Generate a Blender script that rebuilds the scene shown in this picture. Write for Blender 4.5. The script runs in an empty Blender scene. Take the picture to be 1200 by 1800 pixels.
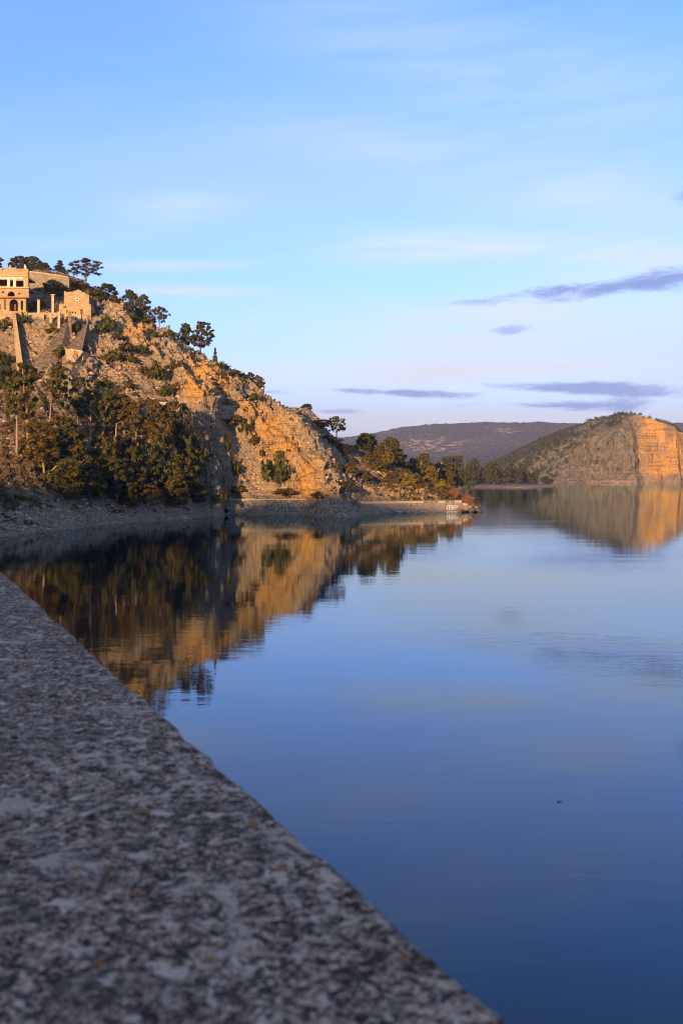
import bpy, bmesh, math, random
import numpy as np
from mathutils import Vector

R = math.radians
rng = np.random.default_rng(7)
random.seed(7)
scene = bpy.context.scene
col = scene.collection

# ------------------------------------------------------------------ camera
CAM_H, FPX, CX, HY = 8.0, 1750.0, 600.0, 832.0
cam_d = bpy.data.cameras.new('camera')
cam = bpy.data.objects.new('camera', cam_d)
col.objects.link(cam)
cam.location = (0, 0, CAM_H)
cam.rotation_euler = (R(90), 0, 0)
cam_d.sensor_fit = 'VERTICAL'
cam_d.sensor_height = 36.0
cam_d.lens = 35.0
cam_d.shift_y = -68.0 / 1800.0
cam_d.clip_start = 0.05
cam_d.clip_end = 30000
cam_d.dof.use_dof = True
cam_d.dof.focus_distance = 190
cam_d.dof.aperture_fstop = 5.8
scene.camera = cam

# ------------------------------------------------------------------ sun and sky
SUN_AZ, SUN_EL = R(18), R(8.0)          # sun stands behind the camera, to its left
SD = Vector((math.sin(SUN_AZ) * math.cos(SUN_EL), math.cos(SUN_AZ) * math.cos(SUN_EL), -math.sin(SUN_EL)))
sun_d = bpy.data.lights.new('sun', 'SUN')
sun_d.energy = 4.3
sun_d.angle = R(0.5)
sun_d.color = (1.0, 0.60, 0.25)
sun = bpy.data.objects.new('sun', sun_d)
col.objects.link(sun)
sun.rotation_euler = SD.to_track_quat('-Z', 'Y').to_euler()

scene.view_settings.view_transform = 'Standard'
scene.view_settings.look = 'None'
scene.view_settings.exposure = 1.2
scene.view_settings.gamma = 1.0
scene.view_settings.use_curve_mapping = False
scene.render.film_transparent = False
scene.cycles.use_denoising = True
scene.cycles.pixel_filter_type = 'BLACKMAN_HARRIS'
scene.cycles.filter_width = 1.05
scene.cycles.max_bounces = 5
scene.cycles.volume_bounces = 0
scene.cycles.use_adaptive_sampling = False


class NT:
    """small helper for writing node trees"""
    def __init__(self, tree):
        self.t = tree
        self.t.nodes.clear()

    def n(self, kind, **kw):
        nd = self.t.nodes.new(kind)
        for k, v in kw.items():
            setattr(nd, k, v)
        return nd

    def link(self, a, b):
        self.t.links.new(a, b)

    def put(self, sock, v):
        if isinstance(v, bpy.types.NodeSocket):
            self.t.links.new(v, sock)
        elif v is not None:
            if isinstance(v, (tuple, list)) and len(v) == 3 and sock.type == 'RGBA':
                v = (*v, 1)
            sock.default_value = v

    def math(self, op, a, b=None, c=None, clamp=False):
        nd = self.n('ShaderNodeMath', operation=op, use_clamp=clamp)
        for i, v in enumerate((a, b, c)):
            if v is not None:
                self.put(nd.inputs[i], v)
        return nd.outputs[0]

    def mix(self, f, a, b, mode='MIX'):
        nd = self.n('ShaderNodeMix', data_type='RGBA', blend_type=mode)
        nd.clamp_factor = True
        self.put(nd.inputs[0], f)
        self.put(nd.inputs[6], a)
        self.put(nd.inputs[7], b)
        return nd.outputs[2]

    def ramp(self, f, stops):
        nd = self.n('ShaderNodeValToRGB')
        el = nd.color_ramp.elements
        while len(el) < len(stops):
            el.new(0.5)
        for e, (p, c) in zip(el, stops):
            e.position = p
            e.color = (c, c, c, 1) if isinstance(c, (int, float)) else (*c, 1)
        self.put(nd.inputs[0], f)
        return nd.outputs[0]

    def noise(self, vec, scale, detail=4, rough=0.55, dist=0.0):
        nd = self.n('ShaderNodeTexNoise')
        self.put(nd.inputs['Vector'], vec)
        nd.inputs['Scale'].default_value = scale
        nd.inputs['Detail'].default_value = detail
        nd.inputs['Roughness'].default_value = rough
        nd.inputs['Distortion'].default_value = dist
        return nd.outputs[0]

    def voro(self, vec, scale, feature='F1', rand=1.0):
        nd = self.n('ShaderNodeTexVoronoi', feature=feature)
        self.put(nd.inputs['Vector'], vec)
        nd.inputs['Scale'].default_value = scale
        nd.inputs['Randomness'].default_value = rand
        return nd

    def mapping(self, vec, scale=(1, 1, 1), rot=(0, 0, 0), loc=(0, 0, 0)):
        nd = self.n('ShaderNodeMapping')
        self.put(nd.inputs[0], vec)
        nd.inputs[1].default_value = loc
        nd.inputs[2].default_value = rot
        nd.inputs[3].default_value = scale
        return nd.outputs[0]

    def smooth(self, v, a, b):
        nd = self.n('ShaderNodeMapRange', interpolation_type='SMOOTHSTEP')
        self.put(nd.inputs[0], v)
        nd.inputs[1].default_value = a
        nd.inputs[2].default_value = b
        nd.inputs[3].default_value = 0.0
        nd.inputs[4].default_value = 1.0
        return nd.outputs[0]


world = bpy.data.worlds.new('World')
scene.world = world
world.use_nodes = True


def build_sky():
    w = NT(world.node_tree)
    out = w.n('ShaderNodeOutputWorld')
    bg = w.n('ShaderNodeBackground')
    bg.inputs['Strength'].default_value = 0.15
    w.link(bg.outputs[0], out.inputs[0])
    sky = w.n('ShaderNodeTexSky', sky_type='NISHITA')
    sky.sun_disc = False
    sky.sun_elevation = SUN_EL
    sky.sun_rotation = math.pi + SUN_AZ
    sky.altitude = 300
    sky.air_density = 1.0
    sky.dust_density = 0.6
    sky.ozone_density = 2.5
    tc = w.n('ShaderNodeTexCoord').outputs['Generated']
    sep = w.n('ShaderNodeSeparateXYZ')
    w.link(tc, sep.inputs[0])
    x, y, z = sep.outputs
    az = w.math('ARCTAN2', x, y)
    el = w.math('ARCSINE', z)
    # clear air: the physical sky, with its blue pushed a little
    tint = w.ramp(w.math('DIVIDE', el, 1.57), SKY_TINT)
    sunward = w.math('ADD', w.math('MULTIPLY', x, -math.sin(SUN_AZ)), w.math('MULTIPLY', y, -math.cos(SUN_AZ)))
    tint = w.mix(w.smooth(sunward, -0.25, 0.75), tint, (0.72, 0.70, 0.70))
    base = w.mix(1.0, sky.outputs[0], tint, 'MULTIPLY')
    gain = w.n('ShaderNodeVectorMath', operation='SCALE')
    w.link(base, gain.inputs[0])
    gain.inputs[3].default_value = SKY_GAIN
    base = gain.outputs[0]
    # veil of cirrus, laid out on a flat sheet high above
    zz = w.math('ADD', w.math('MAXIMUM', z, 0.0), 0.10)
    cmb = w.n('ShaderNodeCombineXYZ')
    w.link(w.math('DIVIDE', x, zz), cmb.inputs[0])
    w.link(w.math('DIVIDE', y, zz), cmb.inputs[1])
    sheet = cmb.outputs[0]
    warp = w.noise(w.mapping(sheet, (0.5, 0.9, 1), (0, 0, 0.25)), 1.0, 3)
    c1 = w.noise(w.mapping(sheet, (0.30, 0.95, 1), (0, 0, 0.28), (3.1, 1.7, 0)), 0.75, 7, 0.56, 0.7)
    c2 = w.noise(w.mapping(sheet, (0.22, 0.42, 1), (0, 0, 0.1), (0.4, 5.2, 0)), 0.8, 4, 0.5, 0.3)
    veil = w.math('MULTIPLY', w.smooth(c1, 0.38, 0.74), w.smooth(c2, 0.32, 0.64))
    low = w.smooth(el, 0.62, 0.10)
    veil = w.math('MULTIPLY', veil, w.math('MULTIPLY_ADD', low, 0.62, 0.04), clamp=True)
    vcol = w.mix(w.smooth(el, 0.02, 0.26), (2.15, 1.95, 2.3), (2.1, 2.3, 2.9))
    c = w.mix(veil, base, vcol)
    # pale glow of distant cloud banks close to the horizon, all the way round
    bank = w.math('MULTIPLY', w.smooth(el, 0.23, 0.03), w.smooth(w.noise(w.mapping(sheet, (0.10, 0.5, 1), (0, 0, 0), (7, 2, 0)), 0.8, 5, 0.5, 0.4), 0.30, 0.62))
    c = w.mix(w.math('MULTIPLY', bank, 0.75), c, (1.95, 2.05, 2.6))
    wang = w.n('ShaderNodeCombineXYZ')
    w.link(w.math('SUBTRACT', az, w.math('MULTIPLY', el, 0.8)), wang.inputs[0])
    w.link(w.math('SUBTRACT', el, w.math('MULTIPLY', az, 0.06)), wang.inputs[1])
    wisp = w.noise(w.mapping(wang.outputs[0], (4, 30, 1)), 1.0, 9, 0.62, 0.6)
    tot = None
    for (a0, e0, wa, we, tl, st) in WISPS:
        da = w.math('SUBTRACT', az, a0)
        de = w.math('SUBTRACT', w.math('SUBTRACT', el, e0), w.math('MULTIPLY', da, tl))
        da, de = w.math('DIVIDE', da, wa), w.math('DIVIDE', de, we)
        r = w.math('SQRT', w.math('ADD', w.math('MULTIPLY', da, da), w.math('MULTIPLY', de, de)))
        f = w.math('MULTIPLY', w.math('EXPONENT', w.math('MULTIPLY', w.math('MULTIPLY', r, r), -1.0)), st)
        tot = f if tot is None else w.math('ADD', tot, f)
    tot = w.math('MULTIPLY', tot, w.math('MULTIPLY_ADD', w.smooth(wisp, 0.30, 0.68), 0.80, 0.28), clamp=True)
    c = w.mix(tot, c, w.mix(w.smooth(el, 0.03, 0.13), (2.45, 2.25, 2.45), (2.4, 2.6, 3.1)))
    # slate-blue stratus streaks: (azimuth, elevation, half width, half height, tilt) in radians
    ang = w.n('ShaderNodeCombineXYZ')
    w.link(az, ang.inputs[0])
    w.link(el, ang.inputs[1])
    fray = w.noise(w.mapping(ang.outputs[0], (13, 55, 1)), 1.0, 8, 0.66, 0.5)
    tot = None
    for (a0, e0, wa, we, tl, st) in STREAKS:
        da = w.math('SUBTRACT', az, a0)
        de = w.math('SUBTRACT', w.math('SUBTRACT', el, e0), w.math('MULTIPLY', da, tl))
        taper = w.math('MULTIPLY_ADD', w.math('DIVIDE', da, wa), 0.35, 1.0)
        r = w.math('SQRT', w.math('ADD', w.math('POWER', w.math('ABSOLUTE', w.math('DIVIDE', da, wa)), 2.0),
                                  w.math('POWER', w.math('ABSOLUTE', w.math('DIVIDE', de, w.math('MULTIPLY', taper, we))), 2.0)))
        f = w.math('ADD', w.math('SUBTRACT', 1.0, r), w.math('MULTIPLY', w.math('SUBTRACT', fray, 0.5), 2.5))
        f = w.math('MULTIPLY', w.smooth(f, 0.0, 0.75), st)
        tot = f if tot is None else w.math('MAXIMUM', tot, f)
    c = w.mix(tot, c, (0.86, 1.18, 2.35))
    w.link(c, bg.inputs[0])


def sdir(px, py):
    a = math.atan((px - CX) / FPX)
    return a, math.atan((HY - py) / FPX * math.cos(a))


STREAKS = []
for (px, py, hw, hh, tl, st) in [(1080, 503, 300, 19, 0.075, 1.0), (715, 691, 150, 9, -0.04, 0.95), (1050, 684, 200, 15, -0.05, 0.95),
                                 (1010, 713, 210, 13, -0.01, 0.95), (885, 581, 55, 10, 0, 0.6), (600, 723, 60, 6, 0, 0.6),
                                 (478, 689, 46, 5, 0, 0.5), (1230, 345, 60, 26, 0, 0.55)]:
    a, e = sdir(px, py)
    STREAKS.append((a, e, hw / FPX, hh / FPX, tl, st))
for (a, e, hw, hh) in [(-1.1, 0.10, 0.16, 0.008), (-1.7, 0.16, 0.14, 0.010), (-2.5, 0.08, 0.18, 0.008), (2.6, 0.12, 0.2, 0.010), (1.9, 0.17, 0.15, 0.010), (1.1, 0.09, 0.17, 0.008), (0.75, 0.15, 0.12, 0.009)]:
    STREAKS.append((a, e, hw, hh, 0.02, 0.9))
WISPS = []
for (px, py, hw, hh, tl, st) in [(310, 466, 120, 10, 0.05, 0.8), (340, 512, 130, 9, 0.0, 0.7), (320, 365, 110, 30, 0.1, 0.45), (840, 440, 260, 36, -0.03, 0.9), (1120, 470, 220, 34, 0.0, 0.7), (960, 556, 330, 40, 0.0, 1.0),
                                 (830, 604, 190, 16, 0.0, 0.8), (640, 660, 260, 30, 0.0, 1.0), (442, 575, 14, 14, 0.3, 0.7), (1020, 640, 300, 30, 0, 0.9), (950, 330, 380, 50, -0.22, 0.5), (850, 120, 420, 90, -0.25, 0.35),
                                 (150, 425, 120, 12, 0.1, 0.4), (900, 735, 420, 20, 0, 0.6)]:
    a, e = sdir(px, py)
    WISPS.append((a, e, hw / FPX, hh / FPX, tl, st))
for (a, e, hw, hh) in [(-0.9, 0.2, 0.25, 0.02), (-1.5, 0.12, 0.25, 0.015), (-2.2, 0.25, 0.3, 0.03), (3.0, 0.15, 0.3, 0.02), (2.2, 0.28, 0.3, 0.03), (1.4, 0.14, 0.25, 0.02), (0.8, 0.22, 0.2, 0.02)]:
    WISPS.append((a, e, hw, hh, 0.0, 0.7))
SKY_TINT = [(el / 1.57, tuple(c / 1.4 for c in t)) for el, t in
            ((0.007, (0.52, 0.57, 1.25)), (0.054, (0.50, 0.47, 0.78)), (0.098, (0.68, 0.64, 0.98)), (0.152, (0.72, 0.72, 1.12)),
             (0.25, (0.72, 0.78, 1.30)), (0.32, (0.62, 0.78, 1.40)), (0.44, (0.68, 0.84, 1.32)), (0.75, (1.05, 0.84, 0.74)), (1.57, (1.35, 0.90, 0.56)))]
SKY_GAIN = 1.4
build_sky()

# ------------------------------------------------------------------ noise in numpy
def _hash(ix, iy, iz, seed):
    h = (ix * 374761393 + iy * 668265263 + iz * 2147483647 + seed * 974634777) & 0xffffffff
    h = ((h ^ (h >> 13)) * 1274126177) & 0xffffffff
    h = ((h ^ (h >> 16)) * 2246822519) & 0xffffffff
    return (h ^ (h >> 15)) & 0xffffffff


def vnoise(x, y, z=None, seed=0):
    x = np.asarray(x, float); y = np.asarray(y, float)
    z = np.zeros_like(x) if z is None else np.asarray(z, float)
    ix, iy, iz = np.floor(x).astype(np.int64), np.floor(y).astype(np.int64), np.floor(z).astype(np.int64)
    fx, fy, fz = x - ix, y - iy, z - iz
    fx = fx * fx * fx * (fx * (fx * 6 - 15) + 10); fy = fy * fy * fy * (fy * (fy * 6 - 15) + 10); fz = fz * fz * fz * (fz * (fz * 6 - 15) + 10)
    v = 0
    for dx in (0, 1):
        for dy in (0, 1):
            for dz in (0, 1):
                h = _hash(ix + dx, iy + dy, iz + dz, seed) / 4294967295.0
                v = v + h * (fx if dx else 1 - fx) * (fy if dy else 1 - fy) * (fz if dz else 1 - fz)
    return v * 2 - 1


def fbm(x, y, z=None, octs=4, seed=0, gain=0.5, ridged=False):
    z = np.zeros_like(x) if z is None else z
    v, a, f, tot = 0, 1.0, 1.0, 0
    for o in range(octs):
        n = vnoise(x * f, y * f, z * f, seed + o * 17)
        v = v + a * ((1 - 2 * np.abs(n)) if ridged else n)
        tot += a; a *= gain; f *= 2.03
    return v / tot


def worley(x, y, z, seed=0):
    ix, iy, iz = np.floor(x).astype(np.int64), np.floor(y).astype(np.int64), np.floor(z).astype(np.int64)
    d1 = np.full(x.shape, 9.0); d2 = np.full(x.shape, 9.0); hid = np.zeros(x.shape)
    for dx in (-1, 0, 1):
        for dy in (-1, 0, 1):
            for dz in (-1, 0, 1):
                cx, cy, cz = ix + dx, iy + dy, iz + dz
                px = cx + _hash(cx, cy, cz, seed) / 4294967295.0
                py = cy + _hash(cx, cy, cz, seed + 1) / 4294967295.0
                pz = cz + _hash(cx, cy, cz, seed + 2) / 4294967295.0
                d = (px - x) ** 2 + (py - y) ** 2 + (pz - z) ** 2
                hid = np.where(d < d1, (_hash(cx, cy, cz, seed + 3) & 1023) / 1023.0, hid)
                d2 = np.minimum(d2, np.maximum(d, d1)); d1 = np.minimum(d1, d)
    return np.sqrt(d1), np.sqrt(d2), hid


def sstep(v, a, b):
    t = np.clip((v - a) / (b - a), 0, 1)
    return t * t * (3 - 2 * t)


def tps(cx, cy, cz, smooth=0.0):
    """thin plate spline through control heights"""
    cx, cy, cz = map(np.asarray, (cx, cy, cz))
    n = len(cx)
    def U(r2):
        return np.where(r2 > 1e-9, r2 * np.log(np.maximum(r2, 1e-9)), 0)
    K = U((cx[:, None] - cx) ** 2 + (cy[:, None] - cy) ** 2) + np.eye(n) * smooth
    Pm = np.stack([np.ones(n), cx, cy], 1)
    A = np.block([[K, Pm], [Pm.T, np.zeros((3, 3))]])
    s = np.linalg.solve(A, np.concatenate([cz, np.zeros(3)]))
    def f(x, y):
        sh = np.shape(x); x = np.ravel(x); y = np.ravel(y)
        out = np.empty(len(x))
        for i in range(0, len(x), 40000):
            a, b = x[i:i + 40000], y[i:i + 40000]
            out[i:i + 40000] = U((a[:, None] - cx) ** 2 + (b[:, None] - cy) ** 2) @ s[:n] + s[n] + s[n + 1] * a + s[n + 2] * b
        return out.reshape(sh)
    return f


# ------------------------------------------------------------------ helpers for objects
def W(px, py, Y):
    """the point at depth Y metres that stands at this bearing"""
    return Vector(((px - CX) / FPX * Y, Y, CAM_H + (HY - py) / FPX * Y))


def tag(o, label=None, cat=None, group=None, kind=None):
    for k, v in (('label', label), ('category', cat), ('group', group), ('kind', kind)):
        if v:
            o[k] = v
    return o


def empty(name, loc=(0, 0, 0), rz=0.0):
    o = bpy.data.objects.new(name, None)
    col.objects.link(o)
    o.location = loc
    o.rotation_euler = (0, 0, rz)
    return o


def mesh_np(name, verts, faces, mat=None, parent=None, smooth=False):
    me = bpy.data.meshes.new(name)
    verts = np.ascontiguousarray(verts, dtype=np.float32).reshape(-1, 3)
    faces = np.ascontiguousarray(faces, dtype=np.int32)
    k = faces.shape[1]
    me.vertices.add(len(verts)); me.vertices.foreach_set('co', verts.ravel())
    me.loops.add(faces.size); me.loops.foreach_set('vertex_index', faces.ravel())
    me.polygons.add(len(faces))
    me.polygons.foreach_set('loop_start', np.arange(0, faces.size, k, dtype=np.int32))
    me.polygons.foreach_set('loop_total', np.full(len(faces), k, dtype=np.int32))
    if smooth:
        me.polygons.foreach_set('use_smooth', np.ones(len(faces), dtype=bool))
    me.update(calc_edges=True)
    if mat:
        me.materials.append(mat)
    o = bpy.data.objects.new(name, me)
    col.objects.link(o)
    if parent:
        o.parent = parent
    return o


def attr(o, name, vals):
    a = o.data.attributes.new(name, 'FLOAT', 'POINT')
    a.data.foreach_set('value', np.ascontiguousarray(vals, dtype=np.float32).ravel())


class MB:
    """collects boxes, prisms and tubes into one mesh"""
    def __init__(self):
        self.v, self.f = [], []

    def poly(self, pts):
        b = len(self.v)
        self.v += [tuple(p) for p in pts]
        self.f.append(tuple(range(b, b + len(pts))))

    def prism(self, pts, vec):
        """closed solid: polygon pts pushed along vec"""
        vec = Vector(vec)
        pts = [Vector(p) for p in pts]
        n = len(pts)
        b = len(self.v)
        self.v += [tuple(p) for p in pts] + [tuple(p + vec) for p in pts]
        self.f.append(tuple(range(b, b + n)))
        self.f.append(tuple(range(b + 2 * n - 1, b + n - 1, -1)))
        for i in range(n):
            j = (i + 1) % n
            self.f.append((b + i, b + n + i, b + n + j, b + j))

    def box(self, x0, x1, y0, y1, z0, z1):
        self.prism([(x0, y0, z0), (x1, y0, z0), (x1, y0, z1), (x0, y0, z1)], (0, y1 - y0, 0))

    def tube(self, pts, radii, sides=6):
        pts = [Vector(p) for p in pts]
        b0 = len(self.v)
        for i, p in enumerate(pts):
            d = (pts[min(i + 1, len(pts) - 1)] - pts[max(i - 1, 0)])
            d = d.normalized() if d.length > 1e-6 else Vector((0, 0, 1))
            a = d.cross(Vector((0.31, 0.95, 0.05)))
            a.normalize()
            c = d.cross(a)
            for k in range(sides):
                t = 2 * math.pi * k / sides
                self.v.append(tuple(p + (a * math.cos(t) + c * math.sin(t)) * radii[i]))
        for i in range(len(pts) - 1):
            for k in range(sides):
                k2 = (k + 1) % sides
                self.f.append((b0 + i * sides + k, b0 + i * sides + k2, b0 + (i + 1) * sides + k2, b0 + (i + 1) * sides + k))
        self.f.append(tuple(b0 + k for k in range(sides))[::-1])
        self.f.append(tuple(b0 + (len(pts) - 1) * sides + k for k in range(sides)))

    def build(self, name, mat, parent=None, smooth=False):
        me = bpy.data.meshes.new(name)
        org = Vector(parent.location) if parent else Vector((0, 0, 0))
        me.from_pydata([tuple(Vector(p) - org) for p in self.v], [], self.f)
        me.update()
        bm = bmesh.new(); bm.from_mesh(me)
        bmesh.ops.recalc_face_normals(bm, faces=bm.faces)
        bm.to_mesh(me); bm.free()
        if smooth:
            for p in me.polygons:
                p.use_smooth = True
        me.materials.append(mat)
        o = bpy.data.objects.new(name, me)
        col.objects.link(o)
        if parent:
            o.parent = parent
        return o


# ------------------------------------------------------------------ materials
M = {}


def principled(name, rough=0.9, spec=0.2):
    m = bpy.data.materials.new(name)
    m.use_nodes = True
    t = NT(m.node_tree)
    out = t.n('ShaderNodeOutputMaterial')
    b = t.n('ShaderNodeBsdfPrincipled')
    b.inputs['Roughness'].default_value = rough
    b.inputs['Specular IOR Level'].default_value = spec
    t.link(b.outputs[0], out.inputs[0])
    M[name] = m
    return m, t, b, out


def bump(t, b, h, strength, dist):
    bp = t.n('ShaderNodeBump')
    bp.inputs['Strength'].default_value = strength
    bp.inputs['Distance'].default_value = dist
    t.put(bp.inputs['Height'], h)
    t.link(bp.outputs[0], b.inputs['Normal'])
    return bp


def geo_pos(t):
    return t.n('ShaderNodeNewGeometry').outputs['Position']


def get_attr(t, name):
    nd = t.n('ShaderNodeAttribute', attribute_name=name)
    return nd.outputs['Fac']


def mat_hill(name='limestone_hillside', far=1.0, dim=1.0):
    m, t, b, _ = principled(name, 0.95, 0.1)
    p = geo_pos(t)
    n1 = t.noise(p, 0.13 / far, 5, 0.6)
    n2 = t.noise(p, 0.9 / far, 6, 0.65)
    n3 = t.noise(t.mapping(p, (1, 1, 2.2)), 3.0 / far, 5, 0.7)
    rock = t.mix(t.smooth(n2, 0.35, 0.65), (0.17 * dim, 0.145 * dim, 0.12 * dim), (0.44 * dim, 0.375 * dim, 0.30 * dim))
    rock = t.mix(t.math('MULTIPLY', t.smooth(n1, 0.42, 0.64), 0.65), rock, (0.46 * dim, 0.325 * dim, 0.19 * dim))
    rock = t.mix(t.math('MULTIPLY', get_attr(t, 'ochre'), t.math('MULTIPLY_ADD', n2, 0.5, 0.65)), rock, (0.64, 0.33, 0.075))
    rock = t.mix(t.math('MULTIPLY', t.smooth(n3, 0.48, 0.62), 0.6), rock, (0.10, 0.082, 0.066))
    strata = t.noise(t.mapping(p, (0.10 / far, 0.10 / far, 1.5 / far), (0.0, 0.70, 0.0)), 1.0, 5, 0.6, 0.4)
    rock = t.mix(t.math('MULTIPLY', t.smooth(strata, 0.54, 0.62), 0.55), rock, (0.12, 0.095, 0.075))
    soil = t.mix(t.smooth(n2, 0.3, 0.7), (0.115, 0.075, 0.042), (0.23, 0.165, 0.105))
    soil = t.mix(t.math('MULTIPLY', t.smooth(n1, 0.45, 0.6), 0.7), soil, (0.19, 0.115, 0.055))
    scree = t.mix(t.smooth(n3, 0.4, 0.62), (0.19, 0.135, 0.095), (0.47, 0.345, 0.245))
    if far > 1:
        soil = t.mix(t.smooth(n2, 0.3, 0.7), (0.085, 0.075, 0.048), (0.19, 0.165, 0.12))
    c = t.mix(get_attr(t, 'soil'), rock, soil)
    c = t.mix(get_attr(t, 'scree'), c, scree)
    t.put(b.inputs['Base Color'], c)
    v = t.voro(t.mapping(p, (1, 1, 1.4)), 1.1 / far)
    h = t.math('ADD', t.math('MULTIPLY', n2, 0.9), t.math('ADD', t.math('MULTIPLY', v.outputs[0], 0.5), t.math('ADD', t.math('MULTIPLY', n3, 0.45), t.math('MULTIPLY', strata, 1.3))))
    bump(t, b, h, 1.0, 0.65 * far)
    return m


def mat_masonry(name, c1, c2, mortar, scale=2.6, squash=1.5, ochre=None, amount=0.03):
    m, t, b, _ = principled(name, 0.95, 0.1)
    p = geo_pos(t)
    q = t.mapping(p, (1, 1, squash))
    v = t.voro(q, scale)
    e = t.voro(q, scale, 'DISTANCE_TO_EDGE')
    g = t.n('ShaderNodeSeparateColor')
    t.link(v.outputs['Color'], g.inputs[0])
    c = t.mix(g.outputs[0], c1, c2)
    n = t.noise(p, 0.5, 5, 0.6)
    if ochre:
        c = t.mix(t.smooth(n, 0.48, 0.66), c, ochre)
    n2 = t.noise(p, 6.0, 4, 0.6)
    c = t.mix(t.math('MULTIPLY', t.smooth(n2, 0.52, 0.72), 0.5), c, (0.12, 0.10, 0.085))
    joint = t.smooth(e.outputs[0], 0.0, 0.10)
    c = t.mix(joint, mortar, c)
    t.put(b.inputs['Base Color'], c)
    bump(t, b, t.math('ADD', joint, t.math('MULTIPLY', n2, 0.6)), 0.8, amount * 2)
    return m


def mat_plain(name, c1, c2, scale=2.0, rough=0.9, bmp=0.02):
    m, t, b, _ = principled(name, rough, 0.15)
    p = geo_pos(t)
    n = t.noise(p, scale, 5, 0.6)
    t.put(b.inputs['Base Color'], t.mix(t.smooth(n, 0.35, 0.65), c1, c2))
    bump(t, b, n, 0.5, bmp)
    return m


def mat_leaf(name, dark, light, accent, trans=0.25):
    m = bpy.data.materials.new(name)
    m.use_nodes = True
    t = NT(m.node_tree)
    out = t.n('ShaderNodeOutputMaterial')
    g = t.n('ShaderNodeNewGeometry')
    oi = t.n('ShaderNodeObjectInfo')
    c = t.mix(g.outputs['Random Per Island'], dark, light)
    c = t.mix(t.math('MULTIPLY', t.smooth(oi.outputs['Random'], 0.35, 1.0), 0.55), c, accent)
    d = t.n('ShaderNodeBsdfDiffuse')
    tr = t.n('ShaderNodeBsdfTranslucent')
    t.link(c, d.inputs[0]); t.link(c, tr.inputs[0])
    mx = t.n('ShaderNodeMixShader')
    mx.inputs[0].default_value = trans
    t.link(d.outputs[0], mx.inputs[1]); t.link(tr.outputs[0], mx.inputs[2])
    t.link(mx.outputs[0], out.inputs[0])
    M[name] = m
    return m


mat_hill()
mat_hill('far_limestone', 3.0, 0.66)
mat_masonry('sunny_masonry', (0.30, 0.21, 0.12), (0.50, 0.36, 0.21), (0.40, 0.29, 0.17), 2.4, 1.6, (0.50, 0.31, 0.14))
mat_masonry('shaded_masonry', (0.12, 0.088, 0.065), (0.29, 0.215, 0.158), (0.14, 0.105, 0.08), 2.2, 1.7)  # stone darkened in colour to carry the shade of the ramp walls
mat_masonry('lake_masonry', (0.15, 0.118, 0.09), (0.46, 0.37, 0.285), (0.12, 0.095, 0.075), 2.9, 1.3)
mat_masonry('dry_stone', (0.20, 0.165, 0.13), (0.40, 0.32, 0.24), (0.12, 0.10, 0.08), 2.6, 1.9)
mat_plain('lake_plaster', (0.21, 0.165, 0.135), (0.31, 0.245, 0.20), 1.2)
mat_plain('coping_stone', (0.38, 0.30, 0.215), (0.50, 0.40, 0.29), 3.0)
mat_plain('coping_patch', (0.16, 0.13, 0.12), (0.22, 0.185, 0.165), 3.0)
mat_plain('pale_plaster', (0.50, 0.42, 0.33), (0.66, 0.56, 0.45), 3.0)
mat_plain('cement_render', (0.30, 0.25, 0.20), (0.40, 0.33, 0.26), 1.5)
mat_plain('terracotta', (0.30, 0.12, 0.06), (0.40, 0.17, 0.08), 4.0)
mat_plain('door_wood', (0.13, 0.05, 0.025), (0.20, 0.075, 0.035), 5.0)
mat_plain('roof_tile', (0.26, 0.16, 0.10), (0.38, 0.24, 0.15), 4.0)
mat_plain('white_paint', (0.70, 0.70, 0.70), (0.82, 0.82, 0.80), 6.0)
mat_plain('bark', (0.20, 0.125, 0.08), (0.36, 0.25, 0.17), 6.0)
mat_plain('grey_bark', (0.10, 0.08, 0.065), (0.18, 0.145, 0.12), 6.0)
mat_plain('dark_window', (0.012, 0.011, 0.010), (0.02, 0.018, 0.016), 2.0)  # near-black that stands in for the dark inside openings
mat_plain('pebble', (0.21, 0.145, 0.095), (0.52, 0.375, 0.255), 0.9)
mat_plain('iron', (0.05, 0.045, 0.04), (0.09, 0.07, 0.06), 5.0, 0.6)
mat_leaf('pine_needles', (0.066, 0.060, 0.014), (0.185, 0.155, 0.038), (0.160, 0.098, 0.024), 0.35)
mat_leaf('dark_needles', (0.046, 0.050, 0.016), (0.130, 0.126, 0.038), (0.115, 0.084, 0.026), 0.35)
mat_leaf('golden_leaves', (0.13, 0.10, 0.020), (0.28, 0.205, 0.040), (0.18, 0.165, 0.04))
mat_leaf('scrub_leaves', (0.050, 0.040, 0.018), (0.135, 0.105, 0.042), (0.150, 0.080, 0.032))
mat_leaf('dry_grass_blades', (0.12, 0.078, 0.038), (0.24, 0.16, 0.085), (0.18, 0.11, 0.05))
mat_leaf('red_twigs', (0.20, 0.085, 0.035), (0.40, 0.19, 0.085), (0.28, 0.13, 0.06), 0.1)
mat_leaf('far_leaves', (0.030, 0.036, 0.014), (0.090, 0.092, 0.034), (0.075, 0.064, 0.026), 0.2)


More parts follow.
